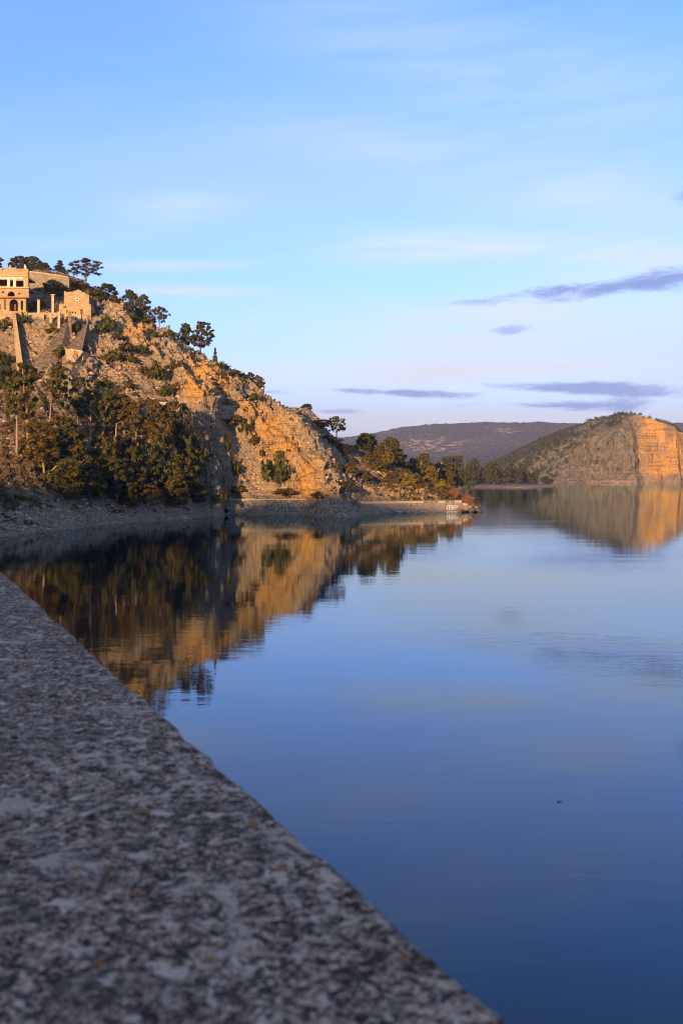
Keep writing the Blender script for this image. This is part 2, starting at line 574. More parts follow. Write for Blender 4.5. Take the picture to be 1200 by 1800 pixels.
def mat_water():
    m = bpy.data.materials.new('lake_water')
    m.use_nodes = True
    t = NT(m.node_tree)
    out = t.n('ShaderNodeOutputMaterial')
    p = geo_pos(t)
    # wavelets: long soft swell, short ripples, and wind-ruffled patches
    swell = t.noise(t.mapping(p, (0.35, 1.0, 1)), 0.22, 3, 0.5)
    rip = t.noise(t.mapping(p, (0.5, 1.25, 1)), 1.25, 4, 0.55, 0.3)
    fine = t.noise(t.mapping(p, (0.7, 1.3, 1)), 6.5, 3, 0.55)
    patch = t.smooth(t.noise(t.mapping(p, (0.35, 1.0, 1)), 0.035, 4, 0.6), 0.46, 0.66)
    sep = t.n('ShaderNodeSeparateXYZ')
    t.link(p, sep.inputs[0])
    gx = t.math('DIVIDE', t.math('SUBTRACT', sep.outputs[0], 13.5), 8.5)
    gy = t.math('DIVIDE', t.math('SUBTRACT', t.math('ADD', sep.outputs[1], t.math('MULTIPLY', sep.outputs[0], 0.45)), 52.5), 2.6)
    gust = t.smooth(t.math('ADD', t.math('SQRT', t.math('ADD', t.math('MULTIPLY', gx, gx), t.math('MULTIPLY', gy, gy))),
                           t.math('MULTIPLY', t.math('SUBTRACT', rip, 0.5), 1.6)), 1.15, 0.45)
    amp = t.math('ADD', t.math('MULTIPLY_ADD', patch, 0.55, 0.45), t.math('MULTIPLY', gust, 4.5))
    h = t.math('ADD', t.math('MULTIPLY', swell, 0.012), t.math('MULTIPLY', t.math('MULTIPLY', rip, amp), 0.0058))
    h = t.math('ADD', h, t.math('MULTIPLY', t.math('MULTIPLY', fine, amp), 0.0009))
    bp = t.n('ShaderNodeBump')
    bp.inputs['Strength'].default_value = 1.0
    bp.inputs['Distance'].default_value = 1.0
    t.link(h, bp.inputs['Height'])
    fr = t.n('ShaderNodeFresnel')
    fr.inputs[0].default_value = 1.50
    t.link(bp.outputs[0], fr.inputs[1])
    gl = t.n('ShaderNodeBsdfGlossy')
    gl.inputs['Color'].default_value = (0.86, 0.97, 1.0, 1)
    gl.inputs['Roughness'].default_value = 0.006
    t.link(bp.outputs[0], gl.inputs['Normal'])
    df = t.n('ShaderNodeBsdfDiffuse')
    silt = t.smooth(t.noise(t.mapping(p, (0.6, 1.5, 1), (0, 0, 0.5)), 0.42, 4, 0.6), 0.50, 0.66)
    t.put(df.inputs[0], t.mix(t.math('MULTIPLY', silt, 0.55), (0.0008, 0.0035, 0.013), (0.011, 0.007, 0.013)))
    mx = t.n('ShaderNodeMixShader')
    t.link(fr.outputs[0], mx.inputs[0]); t.link(df.outputs[0], mx.inputs[1]); t.link(gl.outputs[0], mx.inputs[2])
    t.link(mx.outputs[0], out.inputs[0])
    M['lake_water'] = m


mat_water()


def mat_parapet():
    m, t, b, _ = principled('weathered_concrete', 0.92, 0.12)
    p = geo_pos(t)
    q = t.n('ShaderNodeVectorMath', operation='ADD')
    t.link(p, q.inputs[0])
    wn = t.n('ShaderNodeTexNoise'); t.link(p, wn.inputs['Vector']); wn.inputs['Scale'].default_value = 60; wn.inputs['Detail'].default_value = 3
    sc = t.n('ShaderNodeVectorMath', operation='SCALE'); t.link(wn.outputs['Color'], sc.inputs[0]); sc.inputs[3].default_value = 0.012
    t.link(sc.outputs[0], q.inputs[1])
    q = q.outputs[0]
    g = t.voro(q, 92)
    gc = t.n('ShaderNodeSeparateColor'); t.link(g.outputs['Color'], gc.inputs[0])
    g2 = t.voro(q, 200)
    gc2 = t.n('ShaderNodeSeparateColor'); t.link(g2.outputs['Color'], gc2.inputs[0])
    n = t.noise(p, 46, 6, 0.7, 0.4)
    nb = t.noise(p, 4.5, 4, 0.6)
    c = t.mix(t.smooth(gc.outputs[0], 0.22, 0.80), (0.080, 0.045, 0.030), (0.80, 0.50, 0.35))
    c = t.mix(0.5, c, t.mix(t.smooth(gc2.outputs[1], 0.30, 0.78), (0.032, 0.018, 0.013), (0.82, 0.52, 0.37)))
    c = t.mix(t.math('MULTIPLY', t.smooth(n, 0.49, 0.58), 0.85), c, (0.045, 0.030, 0.024))
    c = t.mix(t.math('MULTIPLY', t.smooth(nb, 0.50, 0.66), 0.5), c, (0.12, 0.078, 0.060))
    li = t.noise(t.mapping(p, (1, 1, 1), (0, 0, 0), (3, 8, 1)), 24, 5, 0.62, 0.6)
    c = t.mix(t.math('MULTIPLY', t.smooth(li, 0.575, 0.63), 0.85), c, (0.84, 0.58, 0.44))
    l2 = t.noise(t.mapping(p, (1, 1, 1), (0, 0, 0), (9, 1, 4)), 8, 6, 0.68, 0.9)
    c = t.mix(t.math('MULTIPLY', t.smooth(l2, 0.565, 0.63), 0.7), c, (0.76, 0.51, 0.39))
    orr = t.voro(q, 24)
    oc = t.n('ShaderNodeSeparateColor'); t.link(orr.outputs['Color'], oc.inputs[0])
    spot = t.math('MULTIPLY', t.math('GREATER_THAN', oc.outputs[2], 0.90), t.smooth(t.math('ADD', orr.outputs[0], t.math('MULTIPLY', n, 0.5)), 0.50, 0.36))
    c = t.mix(t.math('MULTIPLY', spot, 0.85), c, (0.42, 0.14, 0.03))
    t.put(b.inputs['Base Color'], c)
    h = t.math('ADD', t.math('MULTIPLY', g.outputs[0], 0.6), t.math('ADD', n, t.math('MULTIPLY', gc.outputs[1], 0.3)))
    bump(t, b, h, 1.0, 0.009)


mat_parapet()


def mat_forest(name, far):
    m, t, b, _ = principled(name, 1.0, 0.0)
    p = geo_pos(t)
    v = t.voro(p, 0.11)
    g = t.n('ShaderNodeSeparateColor'); t.link(v.outputs['Color'], g.inputs[0])
    n = t.noise(p, 0.006, 5, 0.6)
    c = t.mix(g.outputs[0], (0.026, 0.026, 0.022), (0.075, 0.066, 0.052))
    c = t.mix(t.math('MULTIPLY', t.smooth(n, 0.45, 0.65), 0.6), c, (0.075, 0.058, 0.05))
    n2 = t.noise(p, 0.05, 5, 0.7)
    rk = t.math('MULTIPLY', get_attr(t, 'rocky'), t.smooth(n2, 0.50, 0.58))
    c = t.mix(t.math('MULTIPLY', rk, 0.8), c, (0.50, 0.33, 0.26))
    t.put(b.inputs['Base Color'], c)
    bump(t, b, t.math('MULTIPLY', v.outputs[0], -1.0), 0.9, 5.0)


mat_forest('far_forest', 1)

# ------------------------------------------------------------------ the near hill
C = []
def cp(px, py, Y): C.append((W(px, py, Y).x, Y, W(px, py, Y).z))
def cz(px, Y, Z): C.append(((px - CX) / FPX * Y, Y, Z))
for a in [(-100, 860, 140), (-100, 780, 165), (-100, 650, 195), (-100, 560, 209), (-100, 505, 235), (-100, 478, 258),
          (0, 905, 131), (0, 850, 146), (0, 800, 156), (0, 760, 168), (0, 700, 182), (0, 640, 195), (0, 590, 204), (0, 560, 208), (0, 548, 216), (0, 520, 227), (0, 490, 240),
          (60, 900, 140), (60, 850, 150), (60, 800, 158), (60, 740, 172), (60, 690, 184), (60, 650, 194), (60, 600, 202), (60, 562, 207), (60, 549, 213), (60, 520, 222),
          (130, 900, 148), (130, 850, 158), (130, 800, 166), (130, 740, 178), (130, 690, 187), (130, 650, 192), (130, 600, 200), (130, 562, 207), (130, 552, 214), (130, 520, 224), (130, 494, 235),
          (200, 900, 161), (200, 860, 168), (200, 800, 176), (200, 740, 184), (200, 700, 190), (200, 640, 198), (200, 590, 206), (200, 552, 213), (200, 534, 222),
          (260, 900, 167), (260, 860, 172), (260, 800, 179), (260, 740, 186), (260, 705, 191), (260, 650, 199), (260, 600, 208), (260, 578, 217),
          (320, 895, 175), (320, 860, 179), (320, 800, 184), (320, 730, 190), (320, 690, 196), (320, 640, 205), (320, 608, 215),
          (372, 892, 186), (376, 850, 186), (377, 790, 189), (366, 752, 190.5), (385, 740, 194), (375, 716, 197), (375, 690, 199), (375, 655, 205), (372, 640, 213),
          (420, 868, 195), (430, 805, 199.5), (404, 760, 201), (420, 735, 202), (420, 716, 203), (420, 695, 204.5), (420, 668, 212),
          (470, 868, 195), (465, 820, 199), (455, 780, 202), (450, 745, 203), (470, 716, 206), (475, 714, 214),
          (515, 866, 194), (500, 800, 197), (490, 760, 199), (500, 735, 202), (520, 724, 207), (545, 728, 216),
          (560, 885, 187.5), (560, 845, 191), (550, 790, 197), (540, 745, 205), (565, 750, 215), (570, 800, 206),
          (600, 897, 183.5), (590, 870, 189), (600, 850, 197), (600, 815, 206), (595, 795, 215), (605, 788, 226),
          (650, 876, 201), (650, 845, 210), (650, 818, 220), (650, 803, 232),
          (700, 878, 203), (700, 852, 212), (700, 832, 226), (760, 879, 206.5), (760, 862, 216), (760, 851, 230), (805, 882, 210.5), (805, 874, 222)]:
    cp(*a)
for (px, Y, Z) in [(-100, 112, 0), (0, 124, 0), (50, 131, 0), (100, 140, 0), (150, 148.5, 0), (200, 157, 0), (250, 165, 0), (300, 171.5, 0), (345, 178, 0), (385, 185, 0.2),
                   (-100, 100, -4), (0, 112, -4), (100, 128, -4), (200, 146, -4), (300, 160, -4), (390, 176, -3), (390, 189, -1.2), (430, 190, -1.5), (480, 190, -1.5), (530, 189, -1.2), (470, 178, -5),
                   (395, 193.5, 2.9), (430, 193.8, 3.1), (480, 193.8, 3.1), (528, 193.2, 3.0),
                   (545, 190.0, 0.0), (575, 184.5, 0.0), (600, 180.5, 0), (634, 183.5, 0), (640, 190, -1), (590, 172, -4), (655, 194, -1.5), (700, 196, -1.5), (760, 200, -1.5), (815, 204, -1.5), (700, 185, -5), (800, 190, -5),
                   (832, 212, 0.2), (842, 222, 0.2), (838, 206, -0.8), (860, 215, -2.5), (870, 235, -2), (860, 255, -1),
                   (60, 232, 54.6), (60, 250, 56), (130, 250, 55), (0, 260, 60), (-100, 300, 62), (200, 236, 48), (200, 260, 43), (260, 232, 41), (260, 260, 35), (320, 232, 34), (320, 260, 27),
                   (375, 230, 29), (375, 260, 20), (430, 230, 25), (470, 230, 20.5), (470, 260, 10), (545, 240, 14), (540, 262, 7), (600, 245, 10), (605, 265, 6), (700, 250, 5), (800, 250, 2.0),
                   (0, 330, 50), (130, 330, 42), (260, 330, 24), (375, 330, 10), (470, 330, 3), (600, 330, 2), (700, 330, 1.8), (800, 330, 1.0), (860, 330, -1)]:
    cz(px, Y, Z)
C = np.array(C)
hill_f = tps(C[:, 0], C[:, 1], C[:, 2], 0.5)
U0, U1, NU = (-110 - CX) / FPX, (885 - CX) / FPX, 680
ug = np.linspace(U0, U1, NU)
yg = np.concatenate([np.linspace(100, 140, 70)[:-1], np.linspace(140, 226, 330)[:-1], np.linspace(226, 335, 90)])
NY = len(yg)
UU, YY = np.meshgrid(ug, yg)
XX = UU * YY
# coarse spline, then upsampled (the spline is smooth)
cu, cyy = np.linspace(U0, U1, 171), np.concatenate([np.linspace(100, 140, 21)[:-1], np.linspace(140, 226, 110)[:-1], np.linspace(226, 335, 40)])
cU, cY = np.meshgrid(cu, cyy)
cZ = hill_f(cU * cY, cY)
def bilerp(g, us, ys, u, y):
    i = np.clip(np.searchsorted(us, u) - 1, 0, len(us) - 2); j = np.clip(np.searchsorted(ys, y) - 1, 0, len(ys) - 2)
    a = (u - us[i]) / (us[i + 1] - us[i]); b = (y - ys[j]) / (ys[j + 1] - ys[j])
    a = np.clip(a, 0, 1); b = np.clip(b, 0, 1)
    return (g[j, i] * (1 - a) + g[j, i + 1] * a) * (1 - b) + (g[j + 1, i] * (1 - a) + g[j + 1, i + 1] * a) * b
Z0 = bilerp(cZ, cu, cyy, UU, YY)
PXm = UU * FPX + CX
PYm = HY - (Z0 - CAM_H) / YY * FPX


def blob(px, py, rx, ry, p=2.0):
    return np.exp(-(((PXm - px) / rx) ** 2 + ((PYm - py) / ry) ** 2) ** (p / 2))


# where bare rock stands out, where scree lies, where the stone is ochre (all as seen on the real slope)
front = sstep(YY, 236, 222)
rock = np.zeros_like(Z0)
for b in [(215, 555, 45, 28), (245, 585, 40, 28), (330, 620, 60, 45), (350, 670, 50, 45), (400, 690, 60, 26), (465, 735, 60, 28), (500, 775, 50, 45), (545, 840, 55, 50), (600, 890, 45, 22),
          (375, 800, 22, 60), (150, 660, 40, 35), (180, 620, 50, 30), (290, 610, 40, 26), (455, 700, 40, 24), (570, 870, 60, 40)]:
    rock = np.maximum(rock, blob(*b))
rock = np.clip(rock * 1.25 * front, 0, 1)
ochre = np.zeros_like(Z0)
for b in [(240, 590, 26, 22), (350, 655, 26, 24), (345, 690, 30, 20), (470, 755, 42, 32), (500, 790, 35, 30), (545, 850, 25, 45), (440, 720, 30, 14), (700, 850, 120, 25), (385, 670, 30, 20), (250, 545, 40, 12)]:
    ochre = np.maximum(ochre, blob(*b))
scree = np.zeros_like(Z0)
for b in [(440, 800, 26, 60), (425, 850, 35, 25), (560, 745, 22, 28), (590, 820, 14, 40), (620, 850, 50, 22), (60, 600, 60, 40), (200, 660, 90, 40), (400, 745, 40, 14), (100, 780, 130, 14)]:
    scree = np.maximum(scree, blob(*b))
chute = np.exp(-((PXm - (398 + (PYm - 745) * 0.58)) / (17 + 0.06 * (PYm - 745).clip(0, 200))) ** 4) * sstep(PYm, 728, 750) * sstep(PYm, 882, 866) * front
rock = rock * (1 - chute); ochre = ochre * (1 - chute); scree = np.maximum(scree, chute)
shore = sstep(Z0, 4.2, 1.8) * sstep(YY, 200, 186)
scree = np.clip(np.maximum(scree, shore), 0, 1)
dzu = np.gradient(Z0, axis=1) / np.maximum(np.gradient(XX, axis=1), 1e-3)
dzy = np.gradient(Z0, axis=0) / np.gradient(YY, axis=0)
slope = np.hypot(dzu, dzy)
n_big = fbm(XX / 14, YY / 14, Z0 / 14, 4, 3)
soil = np.clip(0.50 + 0.9 * n_big - 0.9 * rock - 0.35 * sstep(slope, 0.9, 1.5), 0, 1)
soil = np.maximum(soil, sstep(PXm, 400, 330) * sstep(PYm, 715, 760) * sstep(Z0, 2.5, 4.5) * 0.9)
# relief: bedded, fractured limestone
lev = Z0 * 0.78 + XX * 0.68 + 3.0 * fbm(XX / 16, YY / 16, Z0 / 16, 3, 41)
bed = ((lev / 4.2) % 1) ** 2.2 + 0.45 * ((lev / 1.37 + 0.2) % 1) ** 2
wx, wy, wz = XX + 1.2 * fbm(XX / 4, YY / 4, Z0 / 4, 2, 31), YY + 1.2 * fbm(XX / 4, YY / 4, Z0 / 4, 2, 33), Z0 + 0.4 * XX
d1, d2, dh = worley(wx / 4.6, wy / 4.6, wz / 3.2, 5)
e1, e2, eh = worley(wx / 1.7, wy / 1.7, wz / 1.2, 9)
g1, g2, gh = worley(XX / 0.75, YY / 0.75, Z0 / 0.6, 15)
rough = fbm(XX / 10, YY / 10, Z0 / 16, 5, 11, 0.58, True)
fine = fbm(XX / 2.4, YY / 2.4, Z0 / 2.0, 4, 23, 0.65, True)
crack = sstep(d2 - d1, 0.10, 0.0) * 0.9
D = 1.25 * rough * (0.30 + 0.70 * rock) + rock * (1.35 * (bed - 0.5) + 1.8 * (dh - 0.5) - crack) + (1 - rock) * 0.55 * (bed - 0.5) \
    + (0.30 + 0.75 * rock) * (eh - 0.5) * 1.1 + (0.22 + 0.2 * scree + 0.15 * rock) * (gh - 0.5) * 1.4 + 0.42 * fine * (0.4 + 0.6 * rock)
flat = np.maximum(sstep(-slope, -0.30, -0.12) * 0.7, 0)
under = sstep(Z0, -0.6, 0.8)
D = D * (1 - flat) * under * (1 - 0.75 * sstep(Z0, 4.0, 1.5)) + 0.15 * fine * (1 - under)
D *= 1 - 0.7 * chute
soil *= 1 - chute
# keep ground calm where masonry stands
for b in [(40, 552, 80, 8), (140, 556, 40, 8)]:
    D *= 1 - 0.85 * blob(*b)
nx, ny, nz = -dzu, -dzy, np.ones_like(Z0)
nl = np.sqrt(nx * nx + ny * ny + 1)
HX, HYY, HZ = XX + D * nx / nl * 0.8, YY + D * ny / nl, Z0 + D * nz / nl
def grid_faces(nr, nc):
    i = np.arange(nr * nc).reshape(nr, nc)
    return np.stack([i[:-1, :-1].ravel(), i[:-1, 1:].ravel(), i[1:, 1:].ravel(), i[1:, :-1].ravel()], 1)
hill = mesh_np('hill', np.stack([HX, HYY, HZ], -1), grid_faces(NY, NU), M['limestone_hillside'], smooth=False)
tag(hill, kind='structure')
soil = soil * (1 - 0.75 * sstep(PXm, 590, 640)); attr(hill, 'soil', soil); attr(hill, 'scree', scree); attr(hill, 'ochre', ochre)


def gz(px, Y):
    """ground height of the near hill"""
    u = np.array([(px - CX) / FPX]); y = np.array([Y])
    return float(bilerp(HZ, ug, yg, u, y)[0])


def hit(px, py, y0=104.0, y1=330.0):
    """depth at which the bearing meets the hill"""
    ys = np.arange(y0, y1, 0.25)
    u = np.full(len(ys), (px - CX) / FPX)
    g = bilerp(HZ, ug, yg, u, ys)
    zr = CAM_H + (HY - py) / FPX * ys
    k = np.nonzero(zr < g)[0]
    return float(ys[k[0]]) if len(k) else None

# ------------------------------------------------------------------ water
lake = mesh_np('lake', [(-2600, -900, 0), (2600, -900, 0), (2600, 2600, 0), (-2600, 2600, 0)], [(0, 1, 2, 3)], M['lake_water'])
tag(lake, kind='structure')
bed = mesh_np('lake_bed', [(-4200, -1200, -9), (4200, -1200, -9), (4200, 5200, -9), (-4200, 5200, -9)], [(0, 1, 2, 3)], M['far_limestone'])
tag(bed, kind='structure')

# ------------------------------------------------------------------ low land behind the spur, with the spit
S = []
for (px, Y, Z) in [(-300, 325, 30), (0, 325, 30), (260, 325, 14), (400, 325, 6), (600, 325, 2.2), (760, 325, 1.5), (820, 325, 0.2), (840, 325, -2), (840, 400, -2), (790, 400, 1.2), (600, 420, 4), (300, 420, 10), (0, 420, 20),
                   (790, 470, 1.0), (812, 470, -0.6), (800, 530, 1.3), (835, 530, -1.5), (880, 540, -2), (835, 562, 0.25), (880, 566, 0.2), (920, 566, 0.4), (950, 580, 0.0), (985, 620, -0.6), (1010, 620, -2.5), (840, 600, 2.2), (900, 600, 2.4), (940, 610, 1.4),
                   (960, 640, 0.7), (990, 670, -1.2), (900, 680, 2.5), (800, 680, 3), (600, 680, 6), (300, 680, 14), (0, 680, 26), (930, 720, 1.0), (960, 760, -1.2), (930, 800, 1.5), (960, 840, 0.8), (800, 840, 5), (600, 840, 10), (300, 840, 20), (0, 840, 34),
                   (850, 1000, 8), (600, 1000, 14), (300, 1000, 24), (900, 1250, 10), (500, 1250, 16), (0, 1250, 40), (950, 1600, 10), (500, 1600, 20)]:
    S.append(((px - CX) / FPX * Y, Y, Z))
S = np.array(S)
low_f = tps(S[:, 0], S[:, 1], S[:, 2], 2.0)
lu = np.linspace((250 - CX) / FPX, (1015 - CX) / FPX, 240)
ly = np.concatenate([np.linspace(318, 700, 200)[:-1], np.linspace(700, 1700, 90)])
LU, LY = np.meshgrid(lu, ly)
LX = LU * LY
LZ = low_f(LX, LY)
LZ = LZ + 0.8 * fbm(LX / 14, LY / 14, None, 4, 51) * sstep(LZ, -1.0, 1.5)
LZ = LZ + 0.9 * np.exp(-(((LX - 101) / 11) ** 2 + ((LY - 563) / 8) ** 2)) * (1 + 0.6 * fbm(LX / 3, LY / 3, None, 3, 52))
low = mesh_np('low_shore', np.stack([LX, LY, LZ], -1), grid_faces(len(ly), len(lu)), M['far_limestone'])
tag(low, kind='structure')
attr(low, 'soil', np.clip(sstep(LZ, 0.6, 1.8) + 0.2, 0, 1) * (1 - np.exp(-(((LX - 101) / 13) ** 2 + ((LY - 563) / 9) ** 2))))
attr(low, 'scree', sstep(LZ, 1.4, 0.5)); attr(low, 'ochre', np.zeros_like(LZ))


def lowz(px, Y):
    return float(bilerp(LZ, lu, ly, np.array([(px - CX) / FPX]), np.array([float(Y)]))[0])


# ------------------------------------------------------------------ the cliff across the lake
ku = np.linspace((845 - CX) / FPX, (1330 - CX) / FPX, 420)
ky = np.concatenate([np.linspace(770, 905, 190)[:-1], np.linspace(905, 1120, 70)])
KU, KY = np.meshgrid(ku, ky)
KX = KU * KY
kpx = KU * FPX + CX
def curve(x, pts):
    a = np.array(pts, float)
    return np.interp(x, a[:, 0], a[:, 1])
warp = 7 * fbm(KX / 26, KY / 90, None, 3, 61)
wpx = kpx + warp * 0.35 + 5 * fbm(KX / 60, KY / 6, None, 3, 65) - 2
crest = curve(wpx, [(845, 12), (870, 20), (900, 27), (950, 40), (1000, 48.5), (1050, 56), (1085, 58.5), (1120, 58), (1150, 54), (1175, 49), (1195, 43), (1230, 40), (1280, 38), (1330, 30)])
shoreY = curve(wpx, [(845, 900), (900, 860), (940, 836), (980, 826), (1040, 822), (1085, 814), (1106, 816), (1113, 834), (1120, 838), (1150, 832), (1172, 826), (1184, 822), (1190, 836), (1205, 838), (1230, 826), (1330, 810)])
# setback: how far behind the shore the crest lies (wide slope on the left, sheer wall on the right)
back = curve(wpx, [(845, 130), (950, 122), (1000, 105), (1060, 78), (1095, 48), (1112, 34), (1120, 22), (1150, 20), (1185, 22), (1195, 45), (1230, 40), (1330, 60)])
shoreY = shoreY + 3.0 * fbm(KX / 9, KY / 200, None, 3, 63, 0.5, True)
tt = np.clip((KY - shoreY) / back, 0, 1)
steep = sstep(wpx, 1080, 1132)
prof_slope = 0.62 * sstep(tt, 0, 0.42) + 0.38 * tt
prof_wall = 0.16 * sstep(tt, 0, 0.3) + 0.84 * sstep(tt, 0.22, 0.80)
KZ = crest * (prof_slope * (1 - steep) + prof_wall * steep)
KZ = np.where(KY < shoreY, -2.5 * np.clip((shoreY - KY) / 6, 0, 1), KZ)
KZ = KZ - np.clip(KY - shoreY - back - 30, 0, 400) * 0.12
ksl = np.hypot(np.gradient(KZ, axis=1) / np.gradient(KX, axis=1), np.gradient(KZ, axis=0) / np.gradient(KY, axis=0))
krock = np.clip(sstep(wpx, 930, 1050) * sstep(tt, 0.75, 0.25) + steep * sstep(tt, 1.05, 0.9) + np.exp(-(((wpx - 1040) / 40) ** 2 + ((tt - 0.92) / 0.12) ** 2)), 0, 1) * (tt > 0)
a1, a2, ah = worley(KX / 11 + 0.3 * fbm(KX / 9, KY / 9, KZ / 9, 2, 68), KY / 11, KZ / 17, 71)
b1, b2, bh = worley(KX / 4, KY / 4, KZ / 4.5, 75)
kD = krock * (8.5 * (ah - 0.5) + 4.0 * (bh - 0.5) - 1.5 * sstep(a2 - a1, 0.12, 0) + 4.2 * fbm(KX / 18, KY / 18, KZ / 40, 4, 77, 0.55, True)) * (1 - 0.45 * steep)
kD = kD + (1 - krock) * 0.9 * fbm(KX / 8, KY / 8, None, 3, 79)
kD = kD * sstep(KZ, -0.5, 3)
KXd, KYd, KZd = KX - 0.25 * kD + sstep(wpx, 1075, 1105) * (5.0 - 0.14 * KZ + 3.6 * fbm(KZ / 11, KX / 70, None, 3, 67)), KY - 0.75 * kD * (0.3 + 0.7 * sstep(ksl, 0.3, 1.0)), KZ + 0.35 * kD
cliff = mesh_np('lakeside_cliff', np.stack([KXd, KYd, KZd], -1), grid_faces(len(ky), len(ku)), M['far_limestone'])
tag(cliff, kind='structure')
attr(cliff, 'soil', np.clip(1 - krock * (0.45 + 0.55 * steep) + 0.35 * fbm(KX / 9, KY / 9, KZ / 9, 3, 81), 0, 1))
attr(cliff, 'scree', sstep(KZ, 2.5, 0.8) * 0.6)
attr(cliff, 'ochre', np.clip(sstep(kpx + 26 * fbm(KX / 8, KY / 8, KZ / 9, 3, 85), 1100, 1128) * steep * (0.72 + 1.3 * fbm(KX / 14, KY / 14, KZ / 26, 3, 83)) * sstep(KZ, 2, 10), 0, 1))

# ------------------------------------------------------------------ far hills
fx = np.linspace(-1500, 2200, 520)
fy = np.linspace(1650, 3900, 240)
FX, FY = np.meshgrid(fx, fy)
fpx = FX / FY * FPX + CX
ftop = curve(FX / 3000 * FPX + CX, [(-300, 120), (300, 95), (600, 108), (660, 124), (700, 139), (750, 147), (800, 150), (835, 153), (870, 150), (930, 149), (1000, 150), (1100, 150), (1250, 152), (1500, 165), (1900, 150)])
ft = np.clip((FY - 1800 - 160 * fbm(FX / 500, FY / 500, None, 2, 91)) / 1150, 0, 1)
FZ = 6 + (ftop - 6) * (0.35 * ft + 0.65 * sstep(ft, 0.05, 1.0)) * (1 + 0.0 * FX)
FZ = FZ - np.clip(FY - 3050, 0, 2000) * 0.10
rel = fbm(FX / 330, FY / 330, None, 4, 93, 0.5, True)
FZ = FZ + 15 * rel * sstep(ft, 0.05, 0.5) * sstep(ft, 1.0, 0.8)
w1, w2, wh = worley(FX / 15, FY / 15, FX * 0, 95)
FZ = FZ + 4.2 * (1 - w1) + 1.5 * fbm(FX / 9, FY / 9, None, 2, 97)
fpy = HY - (FZ - CAM_H) / FY * FPX
rocky = np.exp(-(((fpx - 765) / 42) ** 2 + ((fpy - 784) / 13) ** 2)) + 0.9 * np.exp(-(((fpx - 890) / 18) ** 2 + ((fpy - 758) / 5) ** 2)) + 0.5 * np.exp(-(((fpx - 720) / 18) ** 2 + ((fpy - 777) / 6) ** 2))
far = mesh_np('far_hills', np.stack([FX, FY, FZ], -1), grid_faces(len(fy), len(fx)), M['far_forest'])
tag(far, kind='structure')
attr(far, 'rocky', np.clip(rocky * 1.4, 0, 1))

# ------------------------------------------------------------------ unseen valley side behind the dam, crest shaped to block sun from shore and parapet
cs = np.linspace(-460, 420, 180)
ss = np.concatenate([np.linspace(-480, -60, 90)])
CS, SS = np.meshgrid(cs, ss)
BX = SS * math.sin(SUN_AZ) + CS * math.cos(SUN_AZ)
BY = SS * math.cos(SUN_AZ) - CS * math.sin(SUN_AZ)
top = curve(CS, [(-460, 25), (-260, 44), (-150, 52.5), (-115, 56), (-95, 58.5), (-82, 60), (-70, 60.5), (-43, 62), (-22, 72), (0, 84), (150, 88), (420, 80)])
pr = sstep(SS, -90, -250) * (1 - 0.75 * sstep(SS, -250, -480))
BZ = -3 + (top + 3) * pr + (5 * fbm(CS / 30, SS / 30, None, 4, 101)) * pr
valley = mesh_np('valley_side', np.stack([BX, BY, BZ], -1), grid_faces(len(ss), len(cs)), M['limestone_hillside'])
tag(valley, kind='structure')
attr(valley, 'soil', np.clip(0.5 + fbm(BX / 12, BY / 12, None, 3, 5), 0, 1)); attr(valley, 'scree', BZ * 0); attr(valley, 'ochre', BZ * 0)

# ------------------------------------------------------------------ the dam under the camera, with its rough parapet
DA = math.atan2(791, 1750)
dvec = np.array([-math.sin(DA), math.cos(DA)])
rvec = np.array([math.cos(DA), math.sin(DA)])
PH, PS = 0.55, 0.570
dam = empty('dam', (0, 0, 0), 0)
tag(dam, 'rough grey concrete dam parapet with pale lichen running through the foreground', 'parapet', kind='thing')
ts = [0.35]
while ts[-1] < 150:
    ts.append(ts[-1] * 1.0055 + 0.0004)
ts = np.concatenate([np.linspace(-3, 0.345, 40), np.array(ts)])
rr = 0.022
prof = [(-0.34, -0.25), (-0.34, -0.02)] + [(s, 0.0) for s in np.linspace(-0.32, PS - rr, 215)] + \
       [(PS - rr + rr * math.sin(a), -rr + rr * math.cos(a)) for a in np.linspace(0, math.pi / 2, 9)[1:]] + [(PS, z) for z in (-0.04, -0.07, -0.11, -0.16, -0.22, -0.28)]
ps = np.array([p[0] for p in prof]); pz = np.array([p[1] for p in prof])
TT, PP = np.meshgrid(ts, ps, indexing='ij')
PZ = np.broadcast_to(pz, TT.shape).copy()
GX, GY = TT * dvec[0] + PP * rvec[0], TT * dvec[1] + PP * rvec[1]
near = sstep(TT, 14, 5)
relief = 0.0032 * fbm(GX * 16, GY * 16, PZ * 16, 4, 111) + 0.0022 * fbm(GX * 70, GY * 70, PZ * 70, 3, 113) * near
relief += 0.005 * fbm(GX * 1.6, GY * 1.6, None, 3, 115)
w1, w2, wh = worley(GX * 55, GY * 55, PZ * 55, 117)
relief += 0.0030 * np.clip(0.5 - w1, 0, 1) * near
chip = fbm(GX * 9, GY * 9, PZ * 9, 4, 119)
edge = sstep(PP, PS - 0.05, PS - 0.004)
relief -= edge * 0.010 * np.clip(chip, -0.2, 1)
outward = sstep(PP, PS - rr, PS)
PZ2 = PZ + relief * (1 - 0.6 * outward) + (8 - PH)
GX = GX + relief * outward * rvec[0]; GY = GY + relief * outward * rvec[1]
mesh_np('coping', np.stack([GX, GY, PZ2], -1), grid_faces(len(ts), len(ps))[:, ::-1], M['weathered_concrete'], dam, smooth=True)


def along(t, s, z):
    return Vector((t * dvec[0] + s * rvec[0], t * dvec[1] + s * rvec[1], z))


